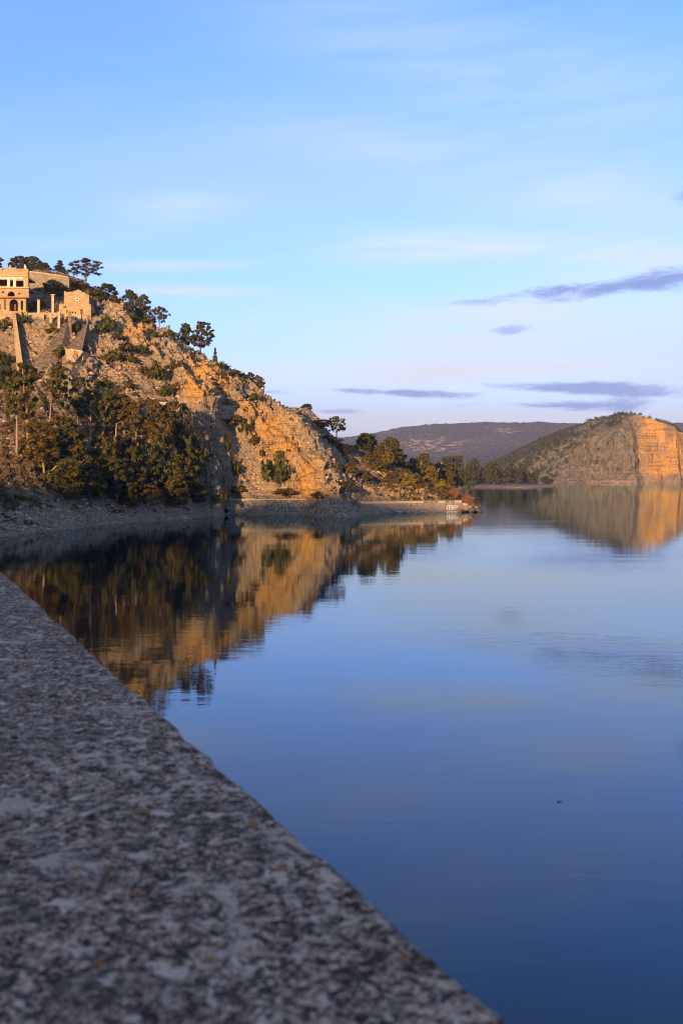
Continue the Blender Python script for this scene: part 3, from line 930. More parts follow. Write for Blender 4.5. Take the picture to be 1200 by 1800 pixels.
mb = MB()
mb.prism([along(-3, -0.28, 5.9), along(-3, 0.50, 5.9), along(-3, 0.50, 7.30), along(-3, -0.28, 7.30)], along(153, 0, 0))
mb.build('parapet_wall', M['weathered_concrete'], dam)
mb = MB()
mb.prism([along(-60, 0.42, -8.5), along(-60, 0.46, 5.9), along(-60, -4.4, 5.9), along(-60, -9, -8.5)], along(215, 0, 0))
mb.build('dam_wall', M['shaded_masonry'], dam)

# ------------------------------------------------------------------ foliage prototypes
def rand_unit(n, r):
    v = r.normal(size=(n, 3))
    return v / np.linalg.norm(v, axis=1, keepdims=True)


def leaf_tris(centers, sizes, outward, r, slim=0.45, bend=0.7):
    """one small pointed face per leaf tuft, roughly facing outward"""
    n = len(centers)
    nrm = outward + bend * rand_unit(n, r)
    nrm /= np.linalg.norm(nrm, axis=1, keepdims=True) + 1e-9
    a = np.cross(nrm, rand_unit(n, r)); a /= np.linalg.norm(a, axis=1, keepdims=True) + 1e-9
    b = np.cross(nrm, a)
    L = sizes[:, None]
    v = np.stack([centers + a * L, centers - a * L * 0.5 + b * L * slim * 1.6, centers - a * L * 0.6 - b * L * slim * 1.4], 1)
    return v.reshape(-1, 3)


def clump_leaves(clumps, per, size, r, flat=0.75):
    V = []
    for (c, rad) in clumps:
        n = int(per * (0.6 + rad))
        d = rand_unit(n, r)
        q = r.random(n) ** 0.45
        lump = 0.75 + 0.5 * vnoise(d[:, 0] * 2.2 + c[0] * 3, d[:, 1] * 2.2 + c[1] * 3, d[:, 2] * 2.2 + c[2] * 3, 7)
        p = d * (q * lump)[:, None] * rad * np.array([1, 1, flat]) + np.array(c)
        V.append(leaf_tris(p, size * (0.6 + 0.8 * r.random(n)), d + np.array([0, 0, 0.35]), r))
    return np.concatenate(V)


def proto_mesh(name, verts, mat):
    f = np.arange(len(verts), dtype=np.int32).reshape(-1, 3)
    o = mesh_np(name, verts, f, mat)
    me = o.data
    bpy.data.objects.remove(o)
    return me


def trunk_mesh(paths, mat, name='trunk'):
    mb = MB()
    for pts, rad in paths:
        mb.tube(pts, rad, 6)
    o = mb.build(name, mat, None, True)
    me = o.data
    bpy.data.objects.remove(o)
    return me


PROTO = {}


def make_tree(key, shape, seed, leafmat='pine_needles', bark='bark', H=10.0, wid=6.0, crown0=0.45, nclump=28, per=110, leaf=0.20, lean=0.6, stems=1, core=True):
    """a tree 10 m tall: tapered trunk with limbs, crown of separate needle clumps"""
    r = np.random.default_rng(seed)
    nclump = int(nclump * (2.3 if shape == 'round' else 1.7))
    paths, clumps = [], []
    for sidx in range(stems):
        ln = r.normal(size=2) * lean + (np.array([(-1) ** sidx * 1.0, 0]) if stems > 1 else 0)
        k = np.linspace(0, 1, 8)
        wob = np.cumsum(r.normal(size=(8, 2)) * 0.10, axis=0)
        tx = [Vector((ln[0] * t ** 1.4 + wob[i, 0] * min(1, t * 3), ln[1] * t ** 1.4 + wob[i, 1] * min(1, t * 3), H * 0.93 * t)) for i, t in enumerate(k)]
        paths.append((tx, [0.20 * (1 - 0.80 * t) + 0.015 for t in k]))
        at = lambda t: tx[0].lerp(tx[0], 0) if t <= 0 else tx[min(int(t * 7), 6)].lerp(tx[min(int(t * 7), 6) + 1], t * 7 - min(int(t * 7), 6))
        for c in range(nclump // stems):
            q = r.random()
            t = crown0 + (1 - crown0) * (q ** 0.85)
            rel = (t - crown0) / (1 - crown0)
            if shape == 'umbrella':
                prof = 0.35 + 0.75 * math.sin(math.pi * min(1, 0.15 + rel * 0.72)) ** 0.8
            elif shape == 'cone':
                prof = 1.0 - 0.88 * rel
            elif shape == 'column':
                prof = 0.75 * math.sin(math.pi * (0.12 + 0.80 * rel))
            elif shape == 'open':
                prof = 0.25 + 0.9 * rel * (1.25 - rel * 0.9)
            else:
                prof = math.sin(math.pi * (0.16 + 0.74 * rel)) ** 0.75
            ang = r.random() * 2 * math.pi
            rad = wid / 2 * prof * (0.45 + 0.5 * r.random())
            base = at(max(0.05, t - 0.10))
            top = at(min(1, t + 0.02))
            cpos = Vector((top.x + rad * math.cos(ang), top.y + rad * math.sin(ang), top.z + r.normal() * 0.18))
            cr = (0.34 + 0.46 * r.random()) * (1.15 - 0.35 * rel) * wid / 6
            clumps.append(((cpos.x, cpos.y, cpos.z), cr))
            if c % 2 == 0:
                mid = base.lerp(cpos, 0.5) + Vector((0, 0, 0.15))
                paths.append(([base, mid, cpos], [0.055, 0.035, 0.012]))
        if core and shape in ('round', 'cone'):
            for c in range(9):
                q = r.random()
                p = at(crown0 + (1 - crown0) * (0.15 + 0.75 * q))
                wr = (0.95 - 0.55 * q) if shape == 'cone' else 1 - 0.5 * abs(q - 0.4)
                clumps.append(((p.x + r.normal() * wid * 0.10 * wr, p.y + r.normal() * wid * 0.10 * wr, p.z), wid * 0.23 * wr))
        for c in range(max(2, nclump // 9)):
            p = at(1.0)
            clumps.append(((p.x + r.normal() * 0.35, p.y + r.normal() * 0.35, H * (0.93 + 0.03 * r.random())), 0.55 * wid / 6))
    V = clump_leaves(clumps, per, leaf, r, 0.75 if shape in ('umbrella', 'open') else 1.0)
    ext = np.percentile(np.abs(V[:, 0]), 97) * 2
    PROTO[key] = dict(trunk=trunk_mesh(paths, M[bark]), crown=proto_mesh('crown', V, M[leafmat]), h=float(np.percentile(V[:, 2], 99.3)), w=float(ext))


def make_shrub(key, seed, leafmat='scrub_leaves', n=14, per=34, leaf=0.15, stems=5):
    """a shrub about 2 m wide and 1.4 m high"""
    r = np.random.default_rng(seed)
    cl, paths = [], []
    for i in range(n):
        a = r.random() * 6.283; q = r.random() ** 0.6
        z = 0.30 + 0.75 * (1 - q * 0.75) * r.random()
        cl.append(((0.78 * q * math.cos(a), 0.78 * q * math.sin(a), z), 0.26 + 0.20 * r.random()))
    for i in range(stems):
        a = r.random() * 6.283
        c = cl[i % n][0]
        paths.append(([Vector((0.1 * math.cos(a), 0.1 * math.sin(a), -0.25)), Vector((c[0] * 0.6, c[1] * 0.6, c[2] * 0.5)), Vector(c)], [0.035, 0.022, 0.008]))
    V = clump_leaves(cl, per, leaf, r, 0.85)
    PROTO[key] = dict(trunk=trunk_mesh(paths, M['grey_bark'], 'stem'), crown=proto_mesh('foliage', V, M[leafmat]), h=float(np.percentile(V[:, 2], 99)), w=float(np.percentile(np.abs(V[:, 0]), 98) * 2), shrub=True)


make_tree('tall1', 'open', 1, crown0=0.48, wid=5.0, nclump=22, lean=1.0)
make_tree('tall2', 'umbrella', 2, crown0=0.46, wid=5.2, nclump=24, lean=0.7)
make_tree('tall3', 'column', 3, crown0=0.35, wid=5.0, nclump=26)
make_tree('mid1', 'round', 4, crown0=0.34, wid=6.4, nclump=34, core=False)
make_tree('mid2', 'round', 5, crown0=0.28, wid=6.0, nclump=34, core=False, leafmat='dark_needles', bark='grey_bark')
make_tree('mid3', 'cone', 6, crown0=0.22, wid=5.6, nclump=36, core=False)
make_tree('twin', 'open', 7, crown0=0.45, wid=4.0, nclump=26, stems=2)
make_tree('umb', 'umbrella', 8, crown0=0.42, wid=9.0, nclump=40, leafmat='dark_needles', bark='grey_bark', leaf=0.22, per=46, lean=0.4, stems=2)
make_tree('round1', 'round', 9, crown0=0.15, wid=7.5, nclump=44, leafmat='dark_needles', bark='grey_bark')
make_tree('round2', 'round', 10, crown0=0.10, wid=8.0, nclump=48, leafmat='pine_needles', bark='grey_bark')
make_tree('cone1', 'cone', 11, crown0=0.08, wid=5.5, nclump=44, leafmat='dark_needles', bark='grey_bark')
make_tree('gold', 'round', 12, crown0=0.10, wid=6.5, nclump=40, leafmat='golden_leaves', bark='grey_bark')
make_tree('far1', 'round', 13, crown0=0.12, wid=7.5, nclump=22, per=34, leaf=0.50, leafmat='far_leaves', bark='grey_bark')
make_tree('far2', 'cone', 14, crown0=0.10, wid=6.5, nclump=22, per=34, leaf=0.50, leafmat='far_leaves', bark='grey_bark')
make_shrub('bush1', 21)
make_shrub('bush2', 22, 'dark_needles')
make_shrub('bush3', 23, 'pine_needles')
make_shrub('bush4', 24, 'golden_leaves')


def plant(name, key, loc, w, h, label, cat, group=None, rz=None):
    """a copy of a prototype standing at loc, w metres wide and h metres high"""
    p = PROTO[key]
    root = empty(name, loc, random.random() * 6.283 if rz is None else rz)
    root.scale = (w / p['w'], w / p['w'], h / p['h'])
    tag(root, label, cat, group)
    for nm in ('trunk', 'crown'):
        me = p[nm]
        part = {'trunk': 'stem', 'crown': 'foliage'}[nm] if p.get('shrub') else nm
        o = bpy.data.objects.new(part, me)
        col.objects.link(o)
        o.parent = root
    return root


def tree(px, ytop, wpx, key, label, base=None, Y=None, group=None, name='pine_tree', ground=gz):
    if Y is None:
        Y = hit(px, base) or 215.0
    z = ground(px, Y) - 0.25
    h = CAM_H + (HY - ytop) / FPX * Y - z
    return plant(name, key, ((px - CX) / FPX * Y, Y, z), wpx / FPX * Y, max(h, 1.2), label, 'tree', group)


def shrub(px, py, wpx, hpx, key, label, group=None, Y=None):
    """px, py: foot of the shrub on the slope"""
    if Y is None:
        Y = hit(px, py)
        if Y is None:
            Y = 218.0
    z = gz(px, Y)
    return plant('shrub', key, ((px - CX) / FPX * Y, Y, z - 0.1), wpx / FPX * Y, hpx / FPX * Y, label, 'shrub', group)


# ------------------------------------------------------------------ pines of the grove below the ruins
GROVE = 'pines of the shaded grove on the near shore'
for (px, ytop, wpx, key, base, lab) in [
    (8, 622, 40, 'round1', 690, 'dark pine half cut off by the left edge, beside the slanting stone buttress'),
    (30, 660, 40, 'tall1', 800, 'slender pine with long bare trunk, leftmost of the grove'),
    (52, 640, 52, 'twin', 802, 'tall twin-stemmed pine under the foot of the stone buttress'),
    (88, 668, 38, 'tall2', 745, 'thin pine right of the twin-stemmed one, below the long diagonal wall'),
    (108, 640, 36, 'tall3', 748, 'narrow column-like pine against the foot of the diagonal wall'),
    (137, 664, 42, 'mid2', 752, 'dark pine with clumped crown standing alone against pale scree'),
    (78, 742, 66, 'mid1', 838, 'broad olive pine on the grassy bank left of the grove'),
    (106, 732, 60, 'tall2', 825, 'broad-topped pine right of the grassy bank with thin pale trunk'),
    (128, 742, 46, 'mid2', 838, 'dark green pine in the hollow left of the grove centre'),
    (160, 684, 48, 'tall2', 775, 'flat-topped olive pine at upper left of the dense grove'),
    (180, 688, 40, 'tall3', 785, 'tall pine with reddish bare trunk, second along the grove top'),
    (203, 683, 44, 'tall2', 790, 'tall flat-crowned pine at the middle of the grove top'),
    (222, 694, 38, 'tall1', 795, 'thin leaning pine over the glowing ochre scrub'),
    (242, 706, 36, 'tall3', 800, 'slim pale-trunked pine just right of the glowing ochre scrub'),
    (262, 702, 40, 'tall2', 792, 'pine by the pale road edge at the grove top'),
    (286, 712, 56, 'mid1', 815, 'wide olive pine right of the grove middle'),
    (306, 706, 46, 'tall2', 815, 'high-crowned pine near the right end of the grove top'),
    (328, 712, 34, 'mid2', 835, 'dark pointed pine topmost at the right end of the grove'),
    (340, 766, 40, 'mid2', 858, 'full dark pine at the right end of the grove by the rock rib'),
    (150, 762, 56, 'mid3', 862, 'conical pine low in the left half of the grove'),
    (185, 764, 50, 'mid1', 868, 'rounded pine below the tall bare trunks'),
    (236, 786, 46, 'round1', 876, 'dark round pine at the grove centre above the dead branches'),
    (268, 780, 44, 'mid2', 872, 'dark green pine right of the grove centre, under the wide olive one'),
    (300, 766, 58, 'mid3', 878, 'tall conical pine in the lower right of the grove'),
    (326, 800, 50, 'mid1', 880, 'spreading pine low at the right end of the grove'),
    (205, 806, 60, 'mid2', 888, 'low dark pine near the water at the grove middle'),
    (262, 824, 54, 'mid3', 893, 'low conical pine close to the shingle right of the grove middle'),
    (304, 832, 56, 'round2', 893, 'low olive pine above the shingle at the right'),
    (160, 818, 62, 'round1', 882, 'low dark bushy pine above the shingle at left of the grove'),
    (116, 806, 60, 'round2', 872, 'low olive pine at the edge of the dry grass bank'),
    (228, 842, 50, 'round1', 896, 'squat dark pine lowest on the shore in mid grove'),
    (345, 846, 40, 'round1', 890, 'squat dark pine at the foot of the rock rib'),
]:
    tree(px, ytop, wpx, key, lab, base=base, group=GROVE)

RIDGE = 'pines along the ridge'
for (px, ytop, wpx, key, Y, lab) in [
    (-4, 452, 26, 'tall1', 236, 'pine tip rising behind the ruin at the left edge'),
    (38, 450, 36, 'round1', 240, 'dark spreading pine right above the ruin roof'),
    (62, 453, 40, 'round2', 242, 'dense dark pine behind the fence on the hilltop wall'),
    (82, 462, 22, 'round1', 241, 'small dark pine at the right of the hilltop clump'),
    (106, 459, 24, 'cone1', 243, 'pointed dark pine alone behind the hilltop wall'),
    (150, 457, 56, 'umb', 234, 'large umbrella pine on the crest above the gabled house'),
    (96, 494, 34, 'mid1', 222, 'olive pine growing between the pillars and the hilltop wall'),
    (183, 500, 40, 'round1', 224, 'dark bushy pine on the crest right of the umbrella pine'),
    (228, 511, 30, 'round1', 224, 'left of the two round pines on the upper ridge'),
    (249, 519, 28, 'round2', 223, 'right of the two round pines on the upper ridge'),
    (280, 539, 32, 'umb', 222, 'small spreading pine on the ridge below the round pair'),
    (322, 569, 28, 'round1', 221, 'small round pine left of the tall ridge pine'),
    (352, 567, 40, 'mid2', 219, 'tall pine with ragged crown halfway down the ridge'),
    (379, 612, 11, 'cone1', 217, 'tiny pointed conifer on the ridge skyline'),
    (438, 655, 18, 'round1', 212, 'small dark tree on the cliff brow'),
    (456, 660, 20, 'round2', 211, 'small round tree at the tip of the cliff brow'),
]:
    tree(px, ytop, wpx, key, lab, Y=Y, group=RIDGE)

BACK = 'trees on the wooded back slope of the spur'
for (px, ytop, wpx, key, Y, lab) in [
    (536, 710, 26, 'round1', 218, 'dark low tree on the crest of the bright spur'),
    (562, 738, 46, 'round2', 214, 'dark olive tree topmost in the thick clump behind the spur'),
    (592, 732, 30, 'umb', 224, 'round-headed tree rising highest from the thick clump behind the spur'),
    (580, 765, 50, 'round1', 213, 'dark evergreen in the middle of the thick clump behind the spur'),
    (602, 780, 40, 'round1', 216, 'dark evergreen at the lower right of the thick clump behind the spur'),
    (636, 762, 36, 'round1', 238, 'dark round pine beside the gap right of the thick clump'),
    (656, 764, 34, 'round1', 242, 'dark pine next right of the gap'),
    (680, 770, 44, 'round2', 238, 'brownish broad pine at the centre of the back slope'),
    (704, 790, 34, 'round1', 246, 'dark pine between the brownish one and the valley trees'),
    (679, 794, 26, 'gold', 226, 'golden shrub-like tree on the sunny back slope'),
    (722, 806, 28, 'round1', 252, 'small dark pine low on the back slope'),
    (735, 800, 34, 'mid1', 285, 'pine standing at the foot of the back slope'),
    (744, 798, 36, 'round1', 300, 'dark domed pine in front of the far rocky patch'),
    (760, 819, 24, 'gold', 236, 'bright golden tree near the lakeside wall'),
    (772, 812, 26, 'round2', 320, 'pale olive pine by the small white far-off house'),
    (786, 803, 28, 'mid2', 330, 'tall dark pine, left of a pair at the valley mouth'),
    (804, 802, 30, 'mid2', 335, 'tall dark pine, right of a pair at the valley mouth'),
    (786, 828, 22, 'round2', 245, 'low olive tree above the wall end'),
    (745, 842, 26, 'bush4', 228, 'golden bush on the rocky bank above the lakeside wall'),
]:
    p = PROTO[key]
    g = gz if Y < 326 else lowz
    tree(px, ytop, wpx, key, lab, Y=Y, group=BACK, name='shrub_tree' if key in ('gold', 'bush4') else 'pine_tree', ground=g)

ORD = ['first', 'second', 'third', 'fourth', 'fifth', 'sixth', 'seventh', 'eighth', 'ninth', 'tenth', 'eleventh', 'twelfth', 'thirteenth', 'fourteenth', 'fifteenth', 'sixteenth', 'seventeenth', 'eighteenth']
for i, (px, ytop, wpx, Y) in enumerate([(822, 812, 22, 470), (833, 818, 24, 585), (842, 806, 24, 600), (856, 812, 24, 590), (868, 815, 22, 580), (877, 811, 22, 600), (889, 818, 22, 585), (899, 812, 20, 610), (908, 822, 18, 590), (917, 814, 20, 625),
                                        (926, 818, 18, 610), (938, 824, 14, 640)]):
    tree(px, ytop, wpx, 'far1' if i % 3 else 'far2', '%s pine from the left along the low wooded spit across the water' % ORD[i], Y=Y, group='pines on the low spit', ground=lowz)
tree(963, 838, 22, 'far1', 'lone dark bush at the tip of the low spit', Y=628, group=None, ground=lowz, name='lone_bush')['category'] = 'bush'

# ------------------------------------------------------------------ single shrubs on the rocky slope
SH = 'shrubs on the rocky slope'
for (px, py, w, h, key, lab) in [
    (188, 588, 36, 34, 'bush2', 'large dark shrub on the slope right of the gabled house'),
    (208, 602, 24, 18, 'bush1', 'brown shrub just below the large dark one right of the house'),
    (222, 628, 34, 22, 'bush1', 'brown shrub at the centre of the upper slope'),
    (248, 624, 30, 18, 'bush2', 'dark shrub under the pale upper outcrop'),
    (200, 640, 40, 24, 'bush2', 'dark low shrub on the scree below the house'),
    (228, 642, 26, 16, 'bush3', 'olive shrub right of the low dark one on the scree'),
    (255, 662, 30, 18, 'bush1', 'brown shrub halfway down the slope'),
    (276, 672, 34, 36, 'bush2', 'tall dark shrub in the gully left of the ochre cliff'),
    (290, 700, 28, 24, 'bush2', 'dark shrub near the pale road edge'),
    (182, 686, 36, 18, 'bush2', 'dark shrub above the grove on the scree'),
    (228, 688, 26, 14, 'bush1', 'small brown shrub just above the grove'),
    (318, 652, 18, 16, 'bush1', 'small shrub in a crack of the ridge rock'),
    (336, 632, 14, 12, 'bush2', 'little dark shrub on the ridge rock'),
    (312, 690, 20, 18, 'bush3', 'olive shrub at the foot of the ochre cliff'),
    (302, 655, 16, 22, 'bush2', 'upright dark shrub beside the rock fissure'),
    (262, 598, 28, 20, 'bush3', 'olive shrub right of the pale outcrop'),
    (232, 565, 30, 14, 'bush2', 'dark shrub at the foot of the two round ridge pines'),
    (262, 572, 26, 16, 'bush2', 'dark shrub below the small spreading pine'),
    (300, 596, 24, 14, 'bush3', 'olive shrub on the ridge left of the small round pine'),
    (170, 524, 34, 16, 'bush1', 'reddish scrub bush on the crest under the umbrella pine'),
    (200, 536, 30, 16, 'bush3', 'olive bush on the crest below the dark bushy pine'),
    (140, 508, 30, 14, 'bush1', 'reddish bush at the end of the hilltop wall'),
    (100, 522, 26, 14, 'bush2', 'dark bush below the hilltop wall'),
    (70, 545, 26, 20, 'bush2', 'dark bush in the shade right of the ruin'),
    (120, 516, 22, 14, 'bush2', 'dark bush behind the gabled house roof'),
    (40, 575, 26, 22, 'bush2', 'dark bush right of the slanting buttress top'),
    (10, 580, 24, 18, 'bush3', 'olive bush under the ruin terrace'),
    (92, 588, 22, 14, 'bush3', 'olive bush on the rubble under the pillars'),
    (134, 585, 16, 14, 'bush2', 'dark bush between the two sloping walls'),
    (108, 632, 26, 24, 'bush3', 'olive bush at the foot of the diagonal wall'),
    (8, 672, 40, 30, 'bush2', 'dark bush at the left edge beneath the terrace slope'),
    (16, 640, 26, 18, 'bush2', 'dark bush left of the buttress foot'),
    (150, 622, 18, 14, 'bush1', 'small brown bush beside the bright wall panel'),
    (390, 652, 26, 14, 'bush2', 'dark bush on the brow left of the tiny conifer'),
    (412, 664, 26, 14, 'bush1', 'reddish bush on the cliff brow'),
    (428, 668, 22, 12, 'bush2', 'dark bush beside the tip of the cliff brow'),
    (448, 706, 28, 14, 'bush3', 'olive bush on the ledge above the bright spur'),
    (412, 750, 40, 20, 'bush1', 'brown thicket under the dry-stone wall'),
    (430, 768, 24, 24, 'bush2', 'dark bush left of the bright face, upper one'),
    (446, 786, 20, 20, 'bush1', 'brown bush left of the bright face, lower one'),
    (468, 805, 26, 18, 'bush2', 'dark bush above the big round shrub'),
    (486, 858, 58, 56, 'bush2', 'big round shrub at the foot of the bright spur'),
    (398, 800, 18, 36, 'bush2', 'tall dark shrub in the shaded gully'),
    (414, 838, 22, 34, 'bush2', 'dark shrub low in the shaded gully'),
    (420, 870, 34, 16, 'bush1', 'brown bush at the left end of the stone wall'),
    (505, 872, 50, 14, 'bush1', 'low brown scrub behind the stone quay wall'),
    (560, 878, 30, 14, 'bush1', 'low scrub on the point of the spur'),
    (388, 890, 30, 28, 'bush2', 'dark bush where the shingle meets the quay wall'),
    (514, 744, 12, 10, 'bush1', 'round reddish tuft on the spur crest'),
    (590, 830, 18, 22, 'bush1', 'brown bush on the right flank of the spur'),
    (612, 836, 30, 22, 'bush1', 'olive-brown shrub left on the sunny back slope'),
    (640, 850, 30, 20, 'bush1', 'brown shrub in the middle of the sunny back slope'),
    (580, 822, 12, 10, 'bush2', 'small round dark bush on the grey scree chute'),
    (600, 862, 40, 18, 'bush1', 'grey-brown scrub at the left end of the long wall'),
    (666, 826, 24, 18, 'bush3', 'olive shrub under the golden tree'),
    (690, 846, 26, 16, 'bush1', 'brown shrub above the long wall'),
    (716, 852, 26, 18, 'bush4', 'golden shrub above the long wall'),
    (730, 836, 24, 18, 'bush3', 'olive shrub under the small dark pine'),
    (776, 862, 22, 18, 'bush4', 'golden low bush near the right end of the long wall'),
    (650, 812, 24, 14, 'bush1', 'brown shrub under the dark round pine by the gap'),
]:
    shrub(px, py, w, h, key, lab, SH)

make_shrub('dry', 25, 'dry_grass_blades', n=16)
shrub(222, 792, 46, 34, 'dry', 'patch of dry ochre scrub glowing among the bare pine trunks', SH)

# ------------------------------------------------------------------ masonry on the hill
def mask_wall(name, fn, x0, x1, y0, y1, step, Y, thick, mat, parent):
    """solid wall with openings; fn(px, py) says where there is stone"""
    nx, ny = int(round((x1 - x0) / step)), int(round((y1 - y0) / step))
    xs = x0 + (np.arange(nx) + 0.5) * step
    ys = y0 + (np.arange(ny) + 0.5) * step
    m = np.zeros((ny + 2, nx + 2), bool)
    for j, yy in enumerate(ys):
        for i, xx in enumerate(xs):
            m[j + 1, i + 1] = fn(xx, yy)
    V, F, idx = [], [], {}
    k = Y / FPX
    def vert(i, j, d):
        key = (i, j, d)
        if key not in idx:
            idx[key] = len(V)
            V.append(((x0 + i * step - CX) * k, Y + d * thick, CAM_H + (HY - (y0 + j * step)) * k))
        return idx[key]
    for j in range(ny):
        for i in range(nx):
            if not m[j + 1, i + 1]:
                continue
            F.append((vert(i, j + 1, 0), vert(i + 1, j + 1, 0), vert(i + 1, j, 0), vert(i, j, 0)))
            F.append((vert(i, j, 1), vert(i + 1, j, 1), vert(i + 1, j + 1, 1), vert(i, j + 1, 1)))
            for (dj, di, a, b) in ((-1, 0, (i, j), (i + 1, j)), (1, 0, (i + 1, j + 1), (i, j + 1)), (0, -1, (i, j + 1), (i, j)), (0, 1, (i + 1, j), (i + 1, j + 1))):
                if not m[j + 1 + dj, i + 1 + di]:
                    F.append((vert(*a, 0), vert(*b, 0), vert(*b, 1), vert(*a, 1)))
    V = np.array(V) - np.array(parent.location)
    return mesh_np(name, V, np.array(F), mat, parent)


def pbox(mb, px0, px1, py0, py1, Y, d):
    """box from pixel bounds at depth Y, d metres deep"""
    a, b = W(px0, py1, Y), W(px1, py0, Y)
    mb.box(a.x, b.x, Y, Y + d, a.z, b.z)


def inrect(x, y, r):
    return r[0] < x < r[1] and r[2] < y < r[3]


def inarch(x, y, r):
    """opening with a round head: x0, x1, top, bottom"""
    w = (r[1] - r[0]) / 2
    cxx, cyy = (r[0] + r[1]) / 2, r[2] + w
    return (r[0] < x < r[1] and cyy <= y < r[3]) or (math.hypot(x - cxx, y - cyy) < w and y < cyy)


RY = 209.0
ruin = empty('ruined_villa', tuple(W(20, 548, RY)))
tag(ruin, 'roofless ochre stone villa ruin with arches and empty black windows, at the left edge', 'ruin', kind='thing')
def upper(x, y):
    if y < 472 and x < 28 and not (y > 470.4): return False
    if y < 472.2 + 0.6 * math.sin(x * 1.7): return x < 28 and y > 470.4
    if ((x - 7.5) / 3.8) ** 2 + ((y - 473.8) / 1.7) ** 2 < 1: return False
    for r in ((-14, 12.8, 491.6, 502.4), (18, 23.5, 492.5, 503.5), (28.5, 42, 493.5, 504)):
        if inrect(x, y, r): return False
    return True
mask_wall('upper_wall', upper, -30, 50, 469, 506, 0.5, RY, 0.6, M['sunny_masonry'], ruin)
def middle(x, y):
    if inarch(x, y, (14, 26.5, 512.3, 521)): return False
    for r in ((4, 8, 512.2, 514.8), (32.5, 36, 515, 517.6), (-12, -6, 512, 516)):
        if inrect(x, y, r): return False
    return y > 506.5 + 0.8 * math.sin(x * 0.9) or x < 44
mask_wall('gallery_wall', middle, -30, 51, 506, 523, 0.5, RY - 0.45, 0.5, M['sunny_masonry'], ruin)
def ground_floor(x, y):
    if inarch(x, y, (17, 32, 526, 546.8)): return False
    for r in ((8, 11.6, 526, 544), (37, 41, 528.5, 545.6), (-9, 2.6, 535, 544), (-4, 2, 523.5, 526)):
        if inrect(x, y, r): return False
    return True
mask_wall('arcade_wall', ground_floor, -30, 46, 523, 552, 0.5, RY - 0.1, 0.6, M['sunny_masonry'], ruin)
mb = MB(); pbox(mb, 31, 38.5, 473.6, 477, RY - 0.004, 0.05); mb.build('recess_panel', M['terracotta'], ruin)  # flat reddish panel in place of a recess
for a, b in ((13.2, 17.8), (23.7, 28.3)):
    mb = MB(); pbox(mb, a, b, 491, 504.4, RY - 0.12, 0.35); mb.build('pilaster', M['pale_plaster'], ruin)
mb = MB(); pbox(mb, 42.3, 44, 493, 504, RY - 0.06, 0.2); mb.build('window_jamb', M['pale_plaster'], ruin)
mb = MB(); pbox(mb, -28, 40.5, 487.2, 490.8, RY - 0.05, 0.2); mb.build('lintel', M['pale_plaster'], ruin)
mb = MB(); pbox(mb, -30, 49, 484.2, 485.2, RY - 0.08, 0.2); mb.build('string_course', M['coping_stone'], ruin)
mb = MB(); pbox(mb, -30, 51.6, 504.6, 506.2, RY - 0.75, 0.8); mb.build('balcony_slab', M['coping_stone'], ruin)
mb = MB(); pbox(mb, -30, 51.8, 521.4, 523.2, RY - 0.8, 0.9); mb.build('cornice', M['terracotta'], ruin)
mb = MB(); pbox(mb, 16.6, 20, 465.6, 471, RY + 0.1, 0.45); mb.build('chimney', M['sunny_masonry'], ruin)
mb = MB()
a = [W(42.2, 472, RY), W(47, 472, RY), W(46, 467.6, RY), W(44, 464.2, RY), W(43, 467, RY)]
mb.prism(a, (0, 0.5, 0)); mb.build('pinnacle', M['pale_plaster'], ruin)
mb = MB()
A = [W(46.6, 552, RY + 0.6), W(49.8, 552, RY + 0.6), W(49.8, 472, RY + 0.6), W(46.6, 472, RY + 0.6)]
mb.prism(A, W(46.6, 552, RY + 7.4) - W(46.6, 552, RY + 0.6)); mb.build('side_wall', M['shaded_masonry'], ruin)
mb = MB(); pbox(mb, -30, 46.5, 486, 552, RY + 7.2, 0.4); mb.build('back_wall', M['shaded_masonry'], ruin)
mb = MB(); pbox(mb, -30, 46.5, 505, 507, RY + 0.62, 6.5); mb.build('upper_floor', M['shaded_masonry'], ruin)
mb = MB(); pbox(mb, -30, 46.5, 485.6, 487.4, RY + 0.62, 6.5); mb.build('roof_slab', M['shaded_masonry'], ruin)
mb = MB(); pbox(mb, 18, 31, 531, 549, RY + 3.2, 0.3); mb.build('inner_wall', M['terracotta'], ruin)

ter = empty('terrace_wall', tuple(W(10, 562, 207.6)))
tag(ter, 'rough stone terrace wall carrying the ruin above the slope', 'wall', kind='thing')
mb = MB(); pbox(mb, -30, 48, 547.6, 580, 207.4, 1.6); mb.build('wall_face', M['sunny_masonry'], ter)
mb = MB(); pbox(mb, 48.3, 101, 549.6, 566, 207.6, 0.8); mb.build('low_wall', M['sunny_masonry'], ter)

HYD = 207.6
house = empty('gabled_house', tuple(W(132, 556, HYD)))
tag(house, 'small gabled ochre stone house with a round window above sloping walls', 'house', kind='thing')
def gable(x, y):
    if x > 157.2 and y < 535: return False
    if x < 113 and y < 534: return False
    top = np.interp(x, [113, 118, 130, 138, 157.2], [511, 513.4, 512.2, 509, 519.2])
    if x >= 113 and x <= 157.2 and y < top: return False
    if math.hypot(x - 136, y - 526) < 1.9: return False
    for r in ((117.2, 119, 545.5, 550), (126.5, 128.8, 548.2, 551), (131.6, 134, 548.2, 551), (112.2, 114, 537.5, 541), (115.2, 117, 537.5, 541)):
        if inrect(x, y, r): return False
    return True
mask_wall('front_wall', gable, 104, 160, 508, 574, 0.5, HYD, 0.5, M['sunny_masonry'], house)
mb = MB()
ring = [W(136 + 2.9 * math.cos(t), 526 + 2.9 * math.sin(t), HYD - 0.03) for t in np.linspace(0, 2 * math.pi, 17)[:-1]]
ring2 = [W(136 + 1.8 * math.cos(t), 526 + 1.8 * math.sin(t), HYD - 0.03) for t in np.linspace(0, 2 * math.pi, 17)[:-1]]
